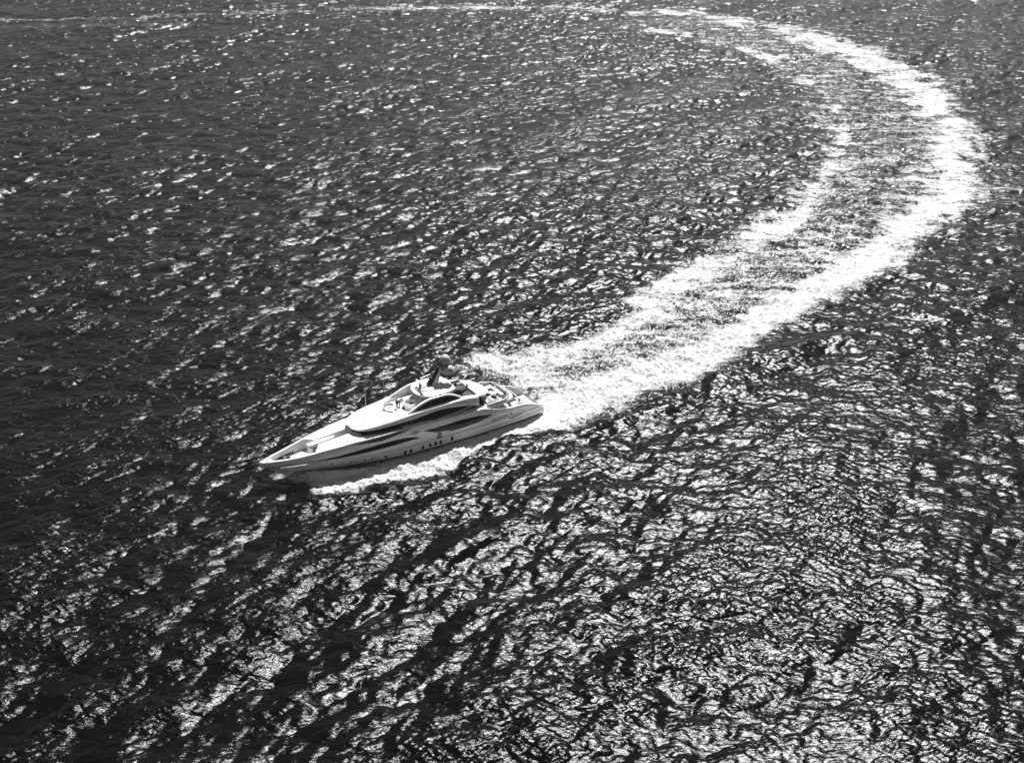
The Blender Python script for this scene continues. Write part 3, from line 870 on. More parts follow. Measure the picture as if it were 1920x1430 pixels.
# sloping wing walls that carry the hardtop
ZA = smooth_tab([(16.4, 7.86), (17.2, 8.35), (18.2, 8.80), (19.3, 9.06), (21.5, 9.08), (22.6, 8.96), (23.6, 8.70), (24.6, 8.35), (25.6, 7.90), (26.4, 7.58)])
for sd in (1, -1):
    rows = []
    for x in np.linspace(16.5, 26.3, 34):
        za = ZA(x); lo = max(za - .34, ZT(x) - .05)
        yo_, yi_ = 3.52 - .16 * (za - 7.4) / 1.7, 3.14 - .20 * (za - 7.4) / 1.7
        rows.append([(x, sd * yo_, lo), (x, sd * (yo_ + .01), za - .06), (x, sd * (yo_ - .06), za), (x, sd * (yi_ + .05), za), (x, sd * yi_, za - .05), (x, sd * (yi_ + .04), min(lo, ZT(x) - .1))])
    loft('wing_wall', rows, M_WHITE, yacht, True, 45)
    rows = []
    for x in np.linspace(16.5, 24.6, 16):
        rows.append([(x, sd * 3.30, max(ZA(x) - .36, ZT(x) - .02)), (x, sd * 3.47, ZT(x) - .05)])
    loft('wing_glass', rows, M_GLASS, yacht)
    for x_ in (22.3, 20.0, 18.2):
        tubes('wing_post', [[(x_, sd * 3.45, 7.6), (x_ - .25, sd * 3.30, 8.75 if x_ > 19 else 8.5)]], .09 if x_ > 22 else .05, M_BLACK, yacht)

HT = [(23.55, 0), (23.5, .7), (23.3, 1.4), (22.9, 2.1), (22.2, 2.75), (21.2, 3.12), (20, 3.2), (18.4, 3.0), (16.95, 2.5), (16.75, 1.2), (16.7, 0)]
htr = HT + [(a, -b) for a, b in HT[::-1][1:-1]]
rows = []
for sc_, z in ((.94, 8.98), (1.0, 9.06), (1.0, 9.20), (.965, 9.30), (.85, 9.38), (.6, 9.47), (.3, 9.52), (.02, 9.53)):
    rows.append([(20 + (a - 20) * sc_, b * sc_, z) for a, b in htr])
loft('hardtop', rows, M_WHITE, yacht, True, 45, wrap=True, caps=True)
on_top = [(23.1, 0), (22.8, .8), (22.0, 1.35), (20.6, 1.55), (19.2, 1.45), (18.2, .9), (17.9, 0)]
otr = on_top + [(a, -b) for a, b in on_top[::-1][1:-1]]
rows = [[(20.5 + (a - 20.5) * s_2, b * s_2, z) for a, b in otr] for s_2, z in ((1.0, 9.36), (.96, 9.58), (.85, 9.66), (.3, 9.70))]
loft('mast_plinth', rows, M_WHITE, yacht, True, 45, wrap=True, caps=True)

mast = empty('radar_mast', (0, 0, 0), 0, yacht)
def block(name, secs, mat, parent, bev=.05):
    rows = [[(x - a, y - b, z), (x + a, y - b, z), (x + a, y + b, z), (x - a, y + b, z)] for x, y, z, a, b in secs]
    o_ = loft(name, rows, mat, parent, False, wrap=True, caps=True)
    return bevelled(o_, bev) if bev else o_
block('mast_body', [(19.75, 0, 9.6, .62, .50), (19.2, 0, 10.6, .46, .40), (18.7, 0, 11.6, .36, .32), (18.35, 0, 12.35, .30, .28)], M_WHITE, mast, .08)
block('mast_fairing', [(20.6, 0, 9.6, .34, .46), (20.05, 0, 10.4, .30, .40), (19.55, 0, 11.0, .26, .34), (19.05, 0, 11.9, .20, .30), (18.75, 0, 12.6, .16, .26)], M_BLACK, mast, .04)
for zz, xx_ in ((10.05, 20.75), (10.35, 20.55), (10.65, 20.38), (10.95, 20.18)):
    box('mast_lamp', xx_, 0, zz, .28, .50, .12, M_DARK, mast)
tubes('crosstree', [[(18.5, -1.9, 12.35), (18.5, 1.9, 12.35)], [(18.3, -.2, 12.3), (18.2, 0, 13.6)], [(17.0, 1.4, 10.72), (18.8, -.1, 11.0)], [(17.2, -1.2, 12.62), (18.4, 0, 12.2)]], .08, M_BLACK, mast)
def dome(x, y, z, lab):
    prof = [(.30, -.18), (.72, 0.0), (.80, .10), (.83, .30), (.83, .70)] + [(.83 * math.cos(t), .70 + .86 * math.sin(t)) for t in np.linspace(.15, 1.52, 9)]
    d_ = lathe('satellite_dome', prof, x, y, z, M_DOME, mast, 28)
    d_['label'] = lab
    lathe('dome_collar', [(.86, 0), (.88, .05), (.86, .10)], x, y, z + .16, M_MID, d_, 28)
    lathe('dome_foot', [(.42, -.35), (.34, -.12), (.34, .0)], x, y, z, M_BLACK, d_, 14)
    lathe('dome_tray', [(.74, -.22), (.80, -.14), (.70, -.10)], x, y, z, M_BLACK, d_, 18)
dome(16.95, .45, 10.95, 'lower white satellite dome'); dome(17.1, -.5, 12.55, 'upper white satellite dome')
tubes('dome_arm', [[(18.4, 0, 11.3), (16.95, .45, 10.75), (15.9, .7, 10.9)], [(18.3, 0, 12.0), (17.5, -.6, 12.2)]], .09, M_BLACK, mast)
for x_, y_, h_ in ((18.9, -.5, 2.0), (18.75, -.15, 2.2), (18.65, .15, 2.2), (18.55, .4, 2.0), (18.4, .75, 1.7)):
    tubes('whip_aerial', [[(x_, y_, 12.35), (x_, y_, 12.35 + h_)]], .035, M_BLACK, mast)
for (cx_, cy_, cz_, ln_, yaw_, wd_) in ((22.2, .05, 10.45, 2.9, math.pi / 2, .30), (21.0, -.35, 11.15, 2.2, math.radians(12), .20)):
    rd = box('radar_scanner', cx_, cy_, cz_, ln_, wd_, .16, M_WHITE, mast, yaw=yaw_)
    lathe('scanner_base', [(.24, 0), (.24, cz_ - .28 - 9.62), (.16, cz_ - 9.62)], cx_, cy_, 9.62, M_MID, rd, 14) if cx_ > 21.5 else tubes('scanner_bracket', [[(cx_, cy_, cz_), (19.9, 0, cz_ - .55)]], .09, M_MID, rd)
# tall whip aerials on the wheelhouse roof
for x_, y_, z_, h_ in ((31.4, -1.55, 7.05, 7.2), (30.2, 2.95, 6.85, 7.4)):
    wa = tubes('roof_aerial', [[(x_, y_, z_), (x_, y_, z_ + h_)]], .04, M_STEEL, yacht, 5)
    lathe('aerial_foot', [(.10, 0), (.07, .25), (.05, .5)], x_, y_, z_, M_MID, wa, 8)
for x_, y_, z_ in ((32.9, .75, 6.92), (32.6, .35, 6.98)):
    lathe('roof_lamp', [(.08, 0), (.09, .10), (.04, .15)], x_, y_, z_, M_MID, yacht, 10)

# ---- aft roof, upper deck aft, stern
def aft_end(y): return 9.75 + 1.75 * min(abs(y) / 2.9, 1) ** 2.2
rows = []
for i in range(12):
    f_ = i / 11
    row = []
    for q in np.linspace(-1, 1, 15):
        yb_ = 3.35 - .45 * f_
        y_ = yb_ * math.sin(q * math.pi / 2) if abs(q) < 1 else yb_ * q
        x_ = 13.35 + f_ * (aft_end(y_) - 13.35)
        edge = max(0, (abs(y_) / yb_ - .86) / .14)
        zt_ = 7.36 - 1.05 * ((13.35 - x_) / 3.6) ** 1.25 - .50 * edge ** 2 - (.10 if i == 11 else 0)
        row.append((x_, y_, zt_))
    rows.append(row)
rows.append([(p[0] + .05, p[1] * .985, p[2] - .30) for p in rows[-1]])
rows.append([(p[0] + .9, p[1] * .96, p[2] - .05) for p in rows[-1]])
loft('deck_roof', rows, M_WHITE, yacht, True, 50)
prism('saloon_glass', [(13.2, -3.2), (13.2, 3.2), (12.3, 3.0), (12.3, -3.0)], 4.9, 6.35, M_GLASS, yacht)
UD = [(13.0, 4.05), (11, 4.0), (9, 3.92), (7.6, 3.75), (6.6, 3.35), (5.9, 2.7), (5.55, 1.8), (5.4, .8)]
udo = UD + [(a, -b) for a, b in UD[::-1]]
def udz(a, b): return 4.92 if a > 6.9 else 4.92 - (6.9 - a) * .20
prism('deck_slab', udo, lambda a, b: 4.28 if a > 10.4 else 4.36, udz, M_WHITE, yacht, .10)
fl = [(12.0, 3.6), (9, 3.5), (7.7, 3.3), (6.95, 2.8), (6.7, 1.5)]
prism('lounge_floor', fl + [(a, -b) for a, b in fl[::-1]], 4.9, 4.99, M_TEAK, yacht)
rl = [(11.4, 3.82), (9.6, 3.78), (8.0, 3.62), (7.1, 3.2), (6.6, 2.5), (6.35, 1.4), (6.3, 0)]
rlf = rl + [(a, -b) for a, b in rl[::-1][1:]]
rail = tubes('guard_rail', [[(a, b, 5.95) for a, b in rlf], [(a, b, 5.5) for a, b in rlf]], .03, M_STEEL, yacht)
for a, b in rlf:
    tubes('stanchion', [[(a, b, 4.9), (a, b, 5.95)]], .03, M_STEEL, rail)
lip = [(11.6, 3.9), (9, 3.82), (7.7, 3.62), (6.8, 3.1), (6.45, 2.4), (6.2, 1.2)]
lipo = lip + [(a, -b) for a, b in lip[::-1]]
loft('deck_lip', [[(a, b, 4.9) for a, b in lipo], [(a, b * .995, 5.2) for a, b in lipo], [(a + .1, b * .96, 5.22) for a, b in lipo], [(a + .12, b * .955, 4.9) for a, b in lipo]], M_WHITE, yacht, True, 40)
r2 = [(13.1, -2.7), (12.85, -1.5), (12.75, 0), (12.85, 1.5), (13.1, 2.7)]
r3 = [(15.8, 2.95), (14.4, 2.95), (13.1, 2.7)]
rail = tubes('guard_rail', [[(a, b, 8.1) for a, b in r2], [(a, b, 7.75) for a, b in r2], [(a, b, 8.1) for a, b in r3], [(a, -b, 8.1) for a, b in r3]], .028, M_STEEL, yacht)
for a, b in r2 + r3 + [(p, -q) for p, q in r3]:
    tubes('stanchion', [[(a, b, 7.1), (a, b, 8.1)]], .028, M_STEEL, rail)
# side windows under the aft roof
prism('quarter_window', [(14.7, 3.62), (13.0, 3.5), (12.2, 3.5), (14.0, 3.66)], lambda a, b: 5.2, lambda a, b: 6.62 if a > 12.5 else 5.8, M_GLASS, yacht)
# main deck aft
prism('deck_floor', [(4.2, -3.6), (12, -4.0), (12, 4.0), (4.2, 3.6)], 2.0, 2.3, M_TEAK, yacht)
prism('bulkhead_glass', [(10.9, -3.9), (11.1, -3.9), (11.1, 3.9), (10.9, 3.9)], 2.2, 4.6, M_GLASS, yacht)
box('settee', 5.6, 2.7, 2.3, 1.7, 1.1, 1.0, M_WHITE, yacht, yaw=.08, bev=.08)
box('settee', 5.0, -.2, 2.3, .9, 3.4, .85, M_DARK, yacht, bev=.08)
for y_ in (-3.3, 3.3):
    box('deck_pillar', 5.0, y_, 2.3, .35, .18, 2.1, M_WHITE, yacht)
tubes('beam', [[(4.05, -3.55, 3.34), (4.1, 0, 3.40), (4.05, 3.55, 3.34)]], .11, M_WHITE, yacht, 8)
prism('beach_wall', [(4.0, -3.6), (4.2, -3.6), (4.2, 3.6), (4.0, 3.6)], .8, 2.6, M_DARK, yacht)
prism('swim_platform', [(.15, -3.2), (4.0, -3.7), (4.0, 3.7), (.15, 3.2)], .62, .86, M_TEAK, yacht)
rail = tubes('guard_rail', [[(x, -hull_y(x, TOPZ(x)) + .2, TOPZ(x) + .55) for x in (3.9, 2.9, 2.0, 1.2, .6)]], .03, M_STEEL, yacht)
for x in (3.9, 2.9, 2.0, 1.2, .6):
    tubes('stanchion', [[(x, -hull_y(x, TOPZ(x)) + .2, TOPZ(x)), (x, -hull_y(x, TOPZ(x)) + .2, TOPZ(x) + .55)]], .03, M_STEEL, rail)
rail = tubes('guard_rail', [[(x, hull_y(x, TOPZ(x)) - .2, TOPZ(x) + .28) for x in (4.6, 5.6, 6.6, 7.6)]], .03, M_STEEL, yacht)
# ensign staff with furled dark flag
fs = tubes('ensign_staff', [[(5.75, 0, 4.7), (5.35, 0, 5.7), (4.85, 0, 7.1)]], .045, M_BLACK, yacht)
tubes('furled_flag', [[(5.25, 0, 5.95), (5.12, .05, 6.3), (5.0, -.03, 6.65), (4.9, 0, 6.95)]], [.06, .15, .13, .05], M_BLACK, fs, 8)

# ---- built-in lounge on the sun deck
def arc_sofa(owner, cx, cy, r0, r1, a0, a1, z0, seat, back, mat_s, mat_b, n=18):
    rows = []
    for a in np.linspace(a0, a1, n):
        c, s = math.cos(a), math.sin(a)
        rows.append([(cx + r0 * c, cy + r0 * s, z0), (cx + r0 * c, cy + r0 * s, z0 + seat - .04), (cx + (r0 + .05) * c, cy + (r0 + .05) * s, z0 + seat), (cx + (r1 - .25) * c, cy + (r1 - .25) * s, z0 + seat)])
    loft('seat_cushion', rows, mat_s, owner, True, 40)
    rows = []
    for a in np.linspace(a0, a1, n):
        c, s = math.cos(a), math.sin(a)
        rows.append([(cx + (r1 - .30) * c, cy + (r1 - .30) * s, z0), (cx + (r1 - .28) * c, cy + (r1 - .28) * s, z0 + back - .06), (cx + (r1 - .18) * c, cy + (r1 - .18) * s, z0 + back), (cx + r1 * c, cy + r1 * s, z0 + back - .03), (cx + (r1 + .02) * c, cy + (r1 + .02) * s, z0)])
    loft('backrest', rows, mat_b, owner, True, 40)

t_ = thing('curved_sofa', 'curved white sofa at the front of the sun deck cockpit', 'sofa', 27.5, -.15, ZFL, 0)
arc_sofa(t_, 0, 0, .70, 1.45, -2.2, 1.25, 0, .26, .52, M_CUSH, M_CUSHG)
t_ = thing('cockpit_table', 'small round white table in front of the curved cockpit sofa', 'table', 27.9, .75, ZFL)
lathe('table_top', [(.42, 0), (.45, .03), (.42, .06)], 0, 0, .48, M_WHITE, t_, 18)
lathe('table_leg', [(.06, 0), (.06, .48)], 0, 0, 0, M_STEEL, t_, 8)
t_ = thing('whirlpool_tub', 'round white whirlpool tub with raised rim on the sun deck', 'tub', 24.45, .45, ZFL)
lathe('tub_shell', [(1.12, 0), (1.14, .62), (1.16, .78), (1.10, .84), (.98, .84), (.92, .76), (.86, .30), (.80, .25)], 0, 0, 0, M_WHITE, t_, 36)
lathe('tub_water', [(.0, .0), (.88, .0), (.88, .02), (.0, .02)], 0, 0, .38, M_WATERTUB, t_, 30)
t_ = thing('sun_lounge_bed', 'flat pale sunbed along the starboard side of the whirlpool tub', 'sunbed', 24.2, -1.9, ZFL)
box('mattress', 0, 0, .25, 3.2, .9, .18, M_CUSH, t_, bev=.06)
box('bed_base', 0, 0, 0, 3.1, .85, .25, M_WHITE, t_)
t_ = thing('bar_counter', 'dark bar counter in the shade under the hardtop', 'counter', 20.3, .2, ZFL)
box('counter_body', 0, 0, 0, .7, 3.2, 1.0, M_DARK, t_); box('counter_top', 0, 0, 1.0, .85, 3.4, .06, M_MID, t_)
# dining group under the aft edge of the hardtop
t_ = thing('dining_table', 'dark oval dining table behind the hardtop', 'table', 14.9, .1, ZFL)
lathe('table_top', [(.9, 0), (.94, .04), (.9, .08)], 0, 0, .68, M_DARK, t_, 24, 1.1, .85)
lathe('table_leg', [(.2, 0), (.1, .1), (.1, .68)], 0, 0, 0, M_STEEL, t_, 10)
def chair(x, y, rz, label, mat=M_BLACK, z=ZFL, group='dining chairs on the sun deck'):
    c = thing('deck_chair', label, 'chair', x, y, z, rz, group)
    box('seat', 0, 0, .40, .52, .52, .08, mat, c)
    box('backrest', -.25, 0, .46, .07, .52, .50, mat, c)
    for a in (-.2, .2):
        for b in (-.2, .2):
            tubes('leg', [[(a, b, 0), (a * .95, b * .95, .41)]], .025, M_STEEL, c)
    return c
cl = ['dark chair at the aft end of the oval dining table', 'dark chair at the forward end of the oval dining table', 'dark chair on the port side of the oval dining table', 'dark chair on the starboard side of the oval dining table']
for (dx, dy, rz), l in zip(((-1.25, 0, 0), (1.25, 0, math.pi), (0, 1.1, -math.pi / 2), (0, -1.1, math.pi / 2)), cl):
    chair(14.9 + dx, .1 + dy, rz, l)
t_ = thing('cushioned_bench', 'grey curved bench at the starboard side behind the hardtop', 'bench', 14.6, -1.9, ZFL, 0)
box('seat', 0, 0, 0, 2.2, .7, .42, M_CUSHG, t_, bev=.06); box('backrest', 0, -.42, .1, 2.2, .22, .75, M_CUSHG, t_, bev=.06)
# ---- upper deck aft lounge
UZ = 4.99
t_ = thing('corner_sofa', 'pale rounded corner sofa at the starboard side of the aft lounge', 'sofa', 8.15, -1.55, UZ)
box('seat_cushion', .1, .25, .1, 1.3, 1.1, .32, M_CUSH, t_, bev=.08)
box('sofa_base', .1, .25, 0, 1.4, 1.2, .12, M_DARK, t_)
box('backrest', .05, -.55, .05, 1.6, .35, .80, M_CUSHG, t_, bev=.12)
box('armrest', -.72, -.05, .05, .32, 1.1, .80, M_CUSHG, t_, bev=.12)
t_ = thing('long_sofa', 'long pale sofa across the aft end of the lounge deck', 'sofa', 7.55, .85, UZ)
box('seat_cushion', .22, 0, .12, .78, 3.0, .32, M_CUSH, t_, bev=.08)
box('sofa_base', .1, 0, 0, 1.05, 3.1, .14, M_DARK, t_)
box('backrest', -.38, 0, .05, .36, 3.2, .82, M_CUSHG, t_, bev=.12)
t_ = thing('round_table', 'round white coffee table beside dark armchairs in the aft lounge', 'table', 8.95, 1.35, UZ)
lathe('table_top', [(.50, 0), (.53, .04), (.50, .08)], 0, 0, .55, M_WHITE, t_, 24)
lathe('table_leg', [(.25, 0), (.08, .06), (.08, .55)], 0, 0, 0, M_STEEL, t_, 10)
def armchair(x, y, rz, label):
    c = thing('armchair', label, 'armchair', x, y, UZ, rz, 'dark armchairs round the aft lounge table')
    lathe('seat', [(.36, .12), (.40, .30), (.36, .40)], 0, 0, 0, M_BLACK, c, 16)
    arc_sofa(c, 0, 0, .05, .48, math.pi * .55, math.pi * 1.45, .1, .2, .62, M_BLACK, M_BLACK, 10)
    lathe('foot', [(.25, 0), (.2, .12)], 0, 0, 0, M_STEEL, c, 10)
armchair(9.75, 1.0, math.pi, 'dark tub armchair on the forward side of the round coffee table')
armchair(9.35, 2.1, math.pi * 1.4, 'dark tub armchair on the port side of the round coffee table')
t_ = thing('stool', 'small dark round stool near the port rail of the aft lounge', 'stool', 7.95, 3.05, UZ)
lathe('body', [(.22, 0), (.30, .30), (.28, .42), (.05, .44)], 0, 0, 0, M_DARK, t_, 14)
for x_, m_, l in ((11.15, M_CUSH, 'pale sun mattress nearest the saloon doors of the aft lounge'), (10.58, M_CUSHG, 'grey sun mattress between two pale ones in the aft lounge'), (10.0, M_CUSH, 'pale sun mattress beside the grey floor strip of the aft lounge')):
    t_ = thing('sun_mattress', l, 'sunbed', x_, 2.25, UZ, 0, 'sun mattresses in the aft lounge')
    box('mattress', 0, 0, .16, .52, 2.2, .16, m_, t_, bev=.05); box('bed_base', 0, 0, 0, .50, 2.1, .16, M_WHITE, t_)
box('grey_step', 9.42, 2.5, 4.99, .5, 2.4, .10, M_MID, yacht)

# ------------------------------------------------------------------ the two people on the sun deck
M_SKIN = grey_mat('skin', 0.34, 0.55, 0.4, noise=0.05, nscale=12)
M_CLOTH = grey_mat('black_clothes', 0.012, 0.85, 0.2, noise=0.2, nscale=14, bump=0.006)
M_CLOTH2 = grey_mat('charcoal_trousers', 0.022, 0.85, 0.2, noise=0.2, nscale=14, bump=0.006)
M_HAIR = grey_mat('dark_hair', 0.02, 0.6, 0.4, noise=0.2, nscale=30)

def skin_mesh(joints, edges, radii, root, sub=2):
    names = list(joints)
    me = bpy.data.meshes.new('skeleton')
    me.from_pydata([joints[n] for n in names], [(names.index(a), names.index(b)) for a, b in edges], [])
    ob = bpy.data.objects.new('skeleton', me); COL.objects.link(ob)
    md = ob.modifiers.new('skin', 'SKIN'); md.use_smooth_shade = True
    for i, n in enumerate(names):
        sv = me.skin_vertices[0].data[i]
        r = radii[n]; sv.radius = r if isinstance(r, tuple) else (r, r)
        sv.use_root = (n == root)
    sb = ob.modifiers.new('sub', 'SUBSURF'); sb.levels = sub; sb.render_levels = sub
    dg = bpy.context.evaluated_depsgraph_get()
    out = bpy.data.meshes.new_from_object(ob.evaluated_get(dg))
    bpy.data.objects.remove(ob); bpy.data.meshes.remove(me)
    return out

def person(label, x, y, rz, pose):
    p = thing('person', label, 'person', x, y, ZFL, rz)
    J = dict(pose)
    E_ = [('pelvis', 'waist'), ('waist', 'chest'), ('chest', 'neck'), ('neck', 'skull'), ('skull', 'crown')]
    for s in 'lr':
        E_ += [('pelvis', 'hip' + s), ('hip' + s, 'knee' + s), ('knee' + s, 'ankle' + s), ('ankle' + s, 'toe' + s),
               ('chest', 'shoulder' + s), ('shoulder' + s, 'elbow' + s), ('elbow' + s, 'wrist' + s), ('wrist' + s, 'palm' + s)]
    Rr = {'pelvis': (.15, .12), 'waist': (.135, .105), 'chest': (.165, .12), 'neck': .058, 'skull': (.082, .095), 'crown': (.06, .07)}
    for s in 'lr':
        Rr.update({'hip' + s: .088, 'knee' + s: .058, 'ankle' + s: .042, 'toe' + s: .036, 'shoulder' + s: .062, 'elbow' + s: .043, 'wrist' + s: .030, 'palm' + s: (.040, .022)})
    me = skin_mesh(J, E_, Rr, 'pelvis')
    bm = bmesh.new(); bm.from_mesh(me)
    hd = (Vector(J['crown']) - Vector(J['skull'])).normalized()
    fwd = Vector(pose_face); fwd = (fwd - hd * fwd.dot(hd)).normalized(); sidev = hd.cross(fwd)
    sk = Vector(J['skull'])
    def blob(c, r, s=(1, 1, 1)):
        q = bmesh.ops.create_icosphere(bm, subdivisions=1, radius=r)
        for v in q['verts']:
            v.co = c + Vector((v.co.x * s[0], v.co.y * s[1], v.co.z * s[2]))
    blob(sk + fwd * .10 - hd * .005, .018)                       # nose
    for q in (-1, 1):
        blob(sk + sidev * .088 * q, .022)                        # ears
        blob(sk + fwd * .085 + sidev * .032 * q + hd * .025, .010)   # eyes
    blob(sk + fwd * .085 - hd * .05, .016, (1, 1, .6))           # mouth
    # hands: four fingers and a thumb, slightly curled
    for s in 'lr':
        w_, pm = Vector(J['wrist' + s]), Vector(J['palm' + s])
        d = (pm - w_).normalized()
        up = Vector((0, 0, 1)); sd = d.cross(up)
        sd = sd.normalized() if sd.length > .1 else Vector((1, 0, 0))
        dn = d.cross(sd).normalized()
        for k, ln in enumerate((.075, .085, .080, .062)):
            b0 = pm + sd * (k - 1.5) * .021
            pts = [b0 - d * .02, b0 + d * ln * .45, b0 + d * ln * .8 + dn * .015, b0 + d * ln * .95 + dn * .04]
            v, f = tube_geo(pts, [.0095, .0090, .0080, .0065], 6)
            vs = [bm.verts.new(t) for t in v]
            for q in f: bm.faces.new([vs[i] for i in q])
        pts = [w_ + d * .03 + sd * .02, pm - d * .01 + sd * .048, pm + d * .025 + sd * .055 + dn * .02]
        v, f = tube_geo(pts, [.012, .011, .008], 6)
        vs = [bm.verts.new(t) for t in v]
        for q in f: bm.faces.new([vs[i] for i in q])
    bm.to_mesh(me); bm.free()
    me.name = 'body'; me.materials.clear(); me.materials.append(M_SKIN)
    me.polygons.foreach_set('use_smooth', [True] * len(me.polygons))
    link(bpy.data.objects.new('body', me), p)
    def garment(name, ed, grow, mat, root, cut=None):
        ns = []
        for a, b in ed:
            for n in (a, b):
                if n not in ns: ns.append(n)
        jj = {n: J[n] for n in ns}
        rr = {n: (tuple(t + grow for t in Rr[n]) if isinstance(Rr[n], tuple) else Rr[n] + grow) for n in ns}
        g = skin_mesh(jj, ed, rr, root)
        g.name = name; g.materials.clear(); g.materials.append(mat)
        return link(bpy.data.objects.new(name, g), p)
    garment('jacket', [('pelvis', 'waist'), ('waist', 'chest')] + [e for s in 'lr' for e in (('chest', 'shoulder' + s), ('shoulder' + s, 'elbow' + s), ('elbow' + s, 'wrist' + s))], .022, M_CLOTH, 'waist')
    garment('trousers', [('waist', 'pelvis')] + [e for s in 'lr' for e in (('pelvis', 'hip' + s), ('hip' + s, 'knee' + s), ('knee' + s, 'ankle' + s))], .018, M_CLOTH2, 'pelvis')
    for s in 'lr':
        garment('shoe', [('ankle' + s, 'toe' + s)], .012, M_BLACK, 'ankle' + s)
    bmh = bmesh.new()
    bmesh.ops.create_icosphere(bmh, subdivisions=2, radius=1.0)
    for v in list(bmh.verts):
        c = v.co.copy()
        if c.z < -.15 + .5 * max(c.x, 0) * 1.4: c *= .86
        v.co = sk + hd * (.035 + c.z * .125) + fwd * (-.018 + c.x * .115) + sidev * c.y * .098
    mh = bpy.data.meshes.new('hair'); bmh.to_mesh(mh); bmh.free(); mh.materials.append(M_HAIR)
    mh.polygons.foreach_set('use_smooth', [True] * len(mh.polygons))
    link(bpy.data.objects.new('hair', mh), p)
    return p

pose_face = (1, 0, -.1)
STAND = {'pelvis': (0, 0, .94), 'waist': (.01, 0, 1.12), 'chest': (.02, 0, 1.36), 'neck': (.03, 0, 1.52), 'skull': (.05, 0, 1.63), 'crown': (.05, 0, 1.72),
         'hipl': (0, .10, .88), 'kneel': (.05, .12, .50), 'anklel': (.0, .13, .085), 'toel': (.17, .15, .045),
         'hipr': (0, -.10, .88), 'kneer': (-.02, -.12, .50), 'ankler': (-.10, -.13, .085), 'toer': (.07, -.15, .045),
         'shoulderl': (.02, .20, 1.43), 'elbowl': (-.02, .27, 1.16), 'wristl': (.12, .25, .95), 'palml': (.18, .24, .88),
         'shoulderr': (.02, -.20, 1.43), 'elbowr': (.03, -.28, 1.16), 'wristr': (.24, -.22, 1.06), 'palmr': (.32, -.19, 1.04)}
person('person in dark clothes standing upright beside the curved cockpit sofa', 26.45, -.25, math.radians(200), STAND)
pose_face = (.75, 0, -.66)
BEND = {'pelvis': (-.10, 0, .90), 'waist': (.0, 0, 1.07), 'chest': (.20, 0, 1.22), 'neck': (.34, 0, 1.30), 'skull': (.44, 0, 1.36), 'crown': (.50, 0, 1.43),
        'hipl': (-.10, .10, .84), 'kneel': (.04, .13, .48), 'anklel': (-.04, .15, .085), 'toel': (.13, .17, .045),
        'hipr': (-.10, -.10, .84), 'kneer': (.0, -.12, .48), 'ankler': (-.16, -.13, .085), 'toer': (.01, -.15, .045),
        'shoulderl': (.26, .20, 1.26), 'elbowl': (.40, .24, 1.02), 'wristl': (.62, .20, .95), 'palml': (.70, .18, .92),
        'shoulderr': (.26, -.20, 1.26), 'elbowr': (.44, -.22, 1.03), 'wristr': (.66, -.16, .97), 'palmr': (.74, -.14, .94)}
person('person in dark clothes bending forward towards the whirlpool tub', 25.80, -.55, math.radians(165), BEND)
t_ = thing('duffel_bag', 'black bag lying on the sun deck floor beside the whirlpool tub', 'bag', 25.55, .35, ZFL, .6)
rows = []
for q in np.linspace(-1, 1, 9):
    r = .17 * (1 - abs(q) ** 4) + .04
    rows.append([(q * .36, r * math.cos(a), .17 + .92 * r * math.sin(a) - (.05 if abs(q) < .5 else .02)) for a in np.linspace(0, 2 * math.pi, 13)[:-1]])
loft('bag_body', rows, M_BLACK, t_, True, 50, wrap=True, caps=True)
tubes('bag_handle', [[(-.18, .03, .28), (-.12, .08, .40), (.12, .08, .40), (.18, .03, .28)]], .016, M_DARK, t_)

# ------------------------------------------------------------------ spray and air
def spray(name, label, pts, sizes):
    o6 = np.array([(1, 0, 0), (-1, 0, 0), (0, 1, 0), (0, -1, 0), (0, 0, 1), (0, 0, -1)], np.float32)
    f8 = np.array([(0, 2, 4), (2, 1, 4), (1, 3, 4), (3, 0, 4), (2, 0, 5), (1, 2, 5), (3, 1, 5), (0, 3, 5)], np.int32)
    n = len(pts)
    V = (pts[:, None, :] + o6[None] * sizes[:, None, None] * rng.uniform(.6, 1.5, (n, 6, 1))).reshape(-1, 3)
    F_ = (f8[None] + (np.arange(n) * 6)[:, None, None]).reshape(-1, 3)
    me = bpy.data.meshes.new(name)
    me.from_pydata(V.tolist(), [], F_.tolist())
    me.materials.append(M_FOAM)
    o = bpy.data.objects.new(name, me); link(o)
    o['kind'] = 'stuff'; o['category'] = 'spray'; o['label'] = label
    return o
M_FOAM = grey_mat('spray_foam', 0.78, 0.9, 0.2)
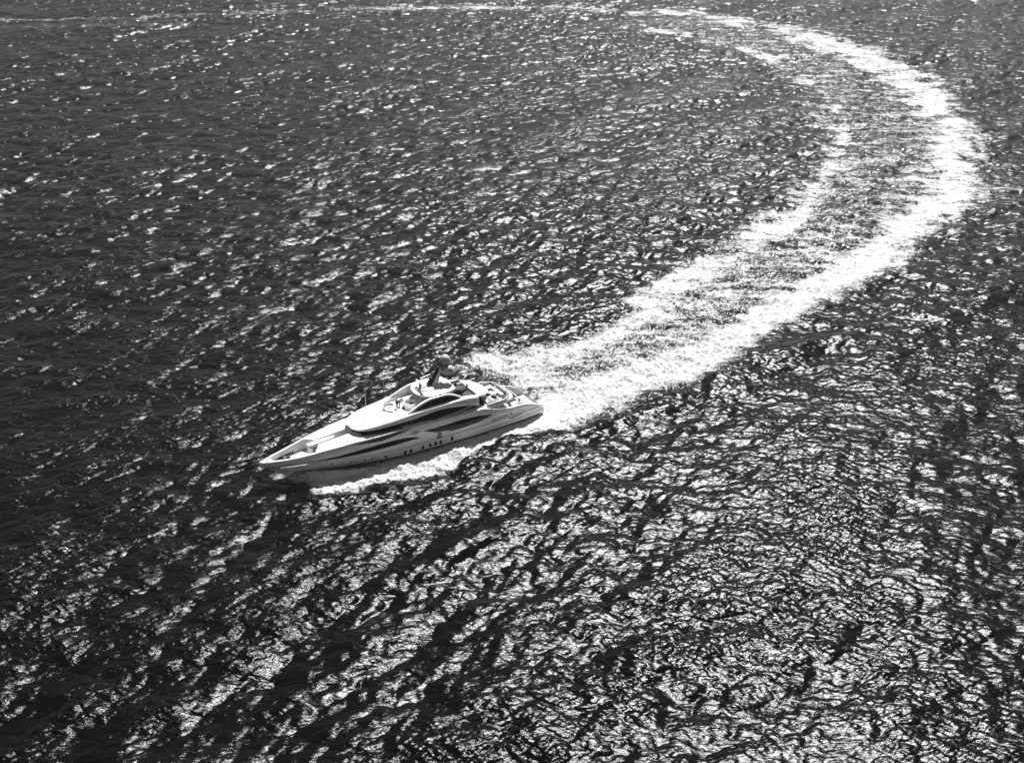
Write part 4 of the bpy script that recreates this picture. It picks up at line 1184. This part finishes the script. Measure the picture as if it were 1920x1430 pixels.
def local_w(x, y, z):
    w = YO[None] + YF[None] * x[:, None] + YP[None] * y[:, None]
    return np.concatenate([w, z[:, None]], 1)
n = 12000
bk = rng.exponential(11.0, n).clip(0, 46)
lx_ = 45.6 - bk
wd = 4.1 * np.clip((45.5 - lx_) / 17.0, 0, 1) ** 0.7
gp = 0.35 + 0.125 * bk + rng.normal(0, 1, n) * (0.30 + 0.03 * bk)
zz = 0.15 + np.exp(-bk / 18.0) * rng.exponential(.55, n) * np.exp(-(gp - .3 - .125 * bk) ** 2 / 2.0)
sgn = np.where(rng.random(n) < .72, 1, -1)
spray('spray', 'white spray thrown up along the hull from the bow wave', local_w(lx_, sgn * (wd + np.abs(gp)), zz.clip(.05, 1.9)), rng.uniform(.010, .030, n))
n = 5000
lx_ = -rng.exponential(9.0, n); ly_ = rng.normal(0, 1, n) * (2.4 + .12 * -lx_)
spray('spray', 'white churned spray boiling behind the stern of the yacht', local_w(lx_ - .3, ly_, .15 + rng.exponential(.32, n).clip(0, 1.6)), rng.uniform(.015, .045, n))

hz = bpy.data.meshes.new('haze')
hx, y0_, y1_, z0_, z1_ = 4900.0, -700.0, 6600.0, -5.0, 101.5
hz.from_pydata([(a, b, c) for c in (z0_, z1_) for a, b in ((-hx, y0_), (hx, y0_), (hx, y1_), (-hx, y1_))], [],
               [(3, 2, 1, 0), (4, 5, 6, 7), (0, 1, 5, 4), (1, 2, 6, 5), (2, 3, 7, 6), (3, 0, 4, 7)])
mh = bpy.data.materials.new('sea_haze'); mh.use_nodes = True
mh.node_tree.nodes.clear()
ho = mh.node_tree.nodes.new('ShaderNodeOutputMaterial'); hv = mh.node_tree.nodes.new('ShaderNodeVolumePrincipled')
hv.inputs['Color'].default_value = (.9, .9, .9, 1); hv.inputs['Density'].default_value = 0.00016; hv.inputs['Anisotropy'].default_value = 0.55
mh.node_tree.links.new(hv.outputs[0], ho.inputs['Volume'])
hz.materials.append(mh)
haze = bpy.data.objects.new('haze', hz); link(haze)
haze['kind'] = 'stuff'; haze['label'] = 'thin sea haze over the water'
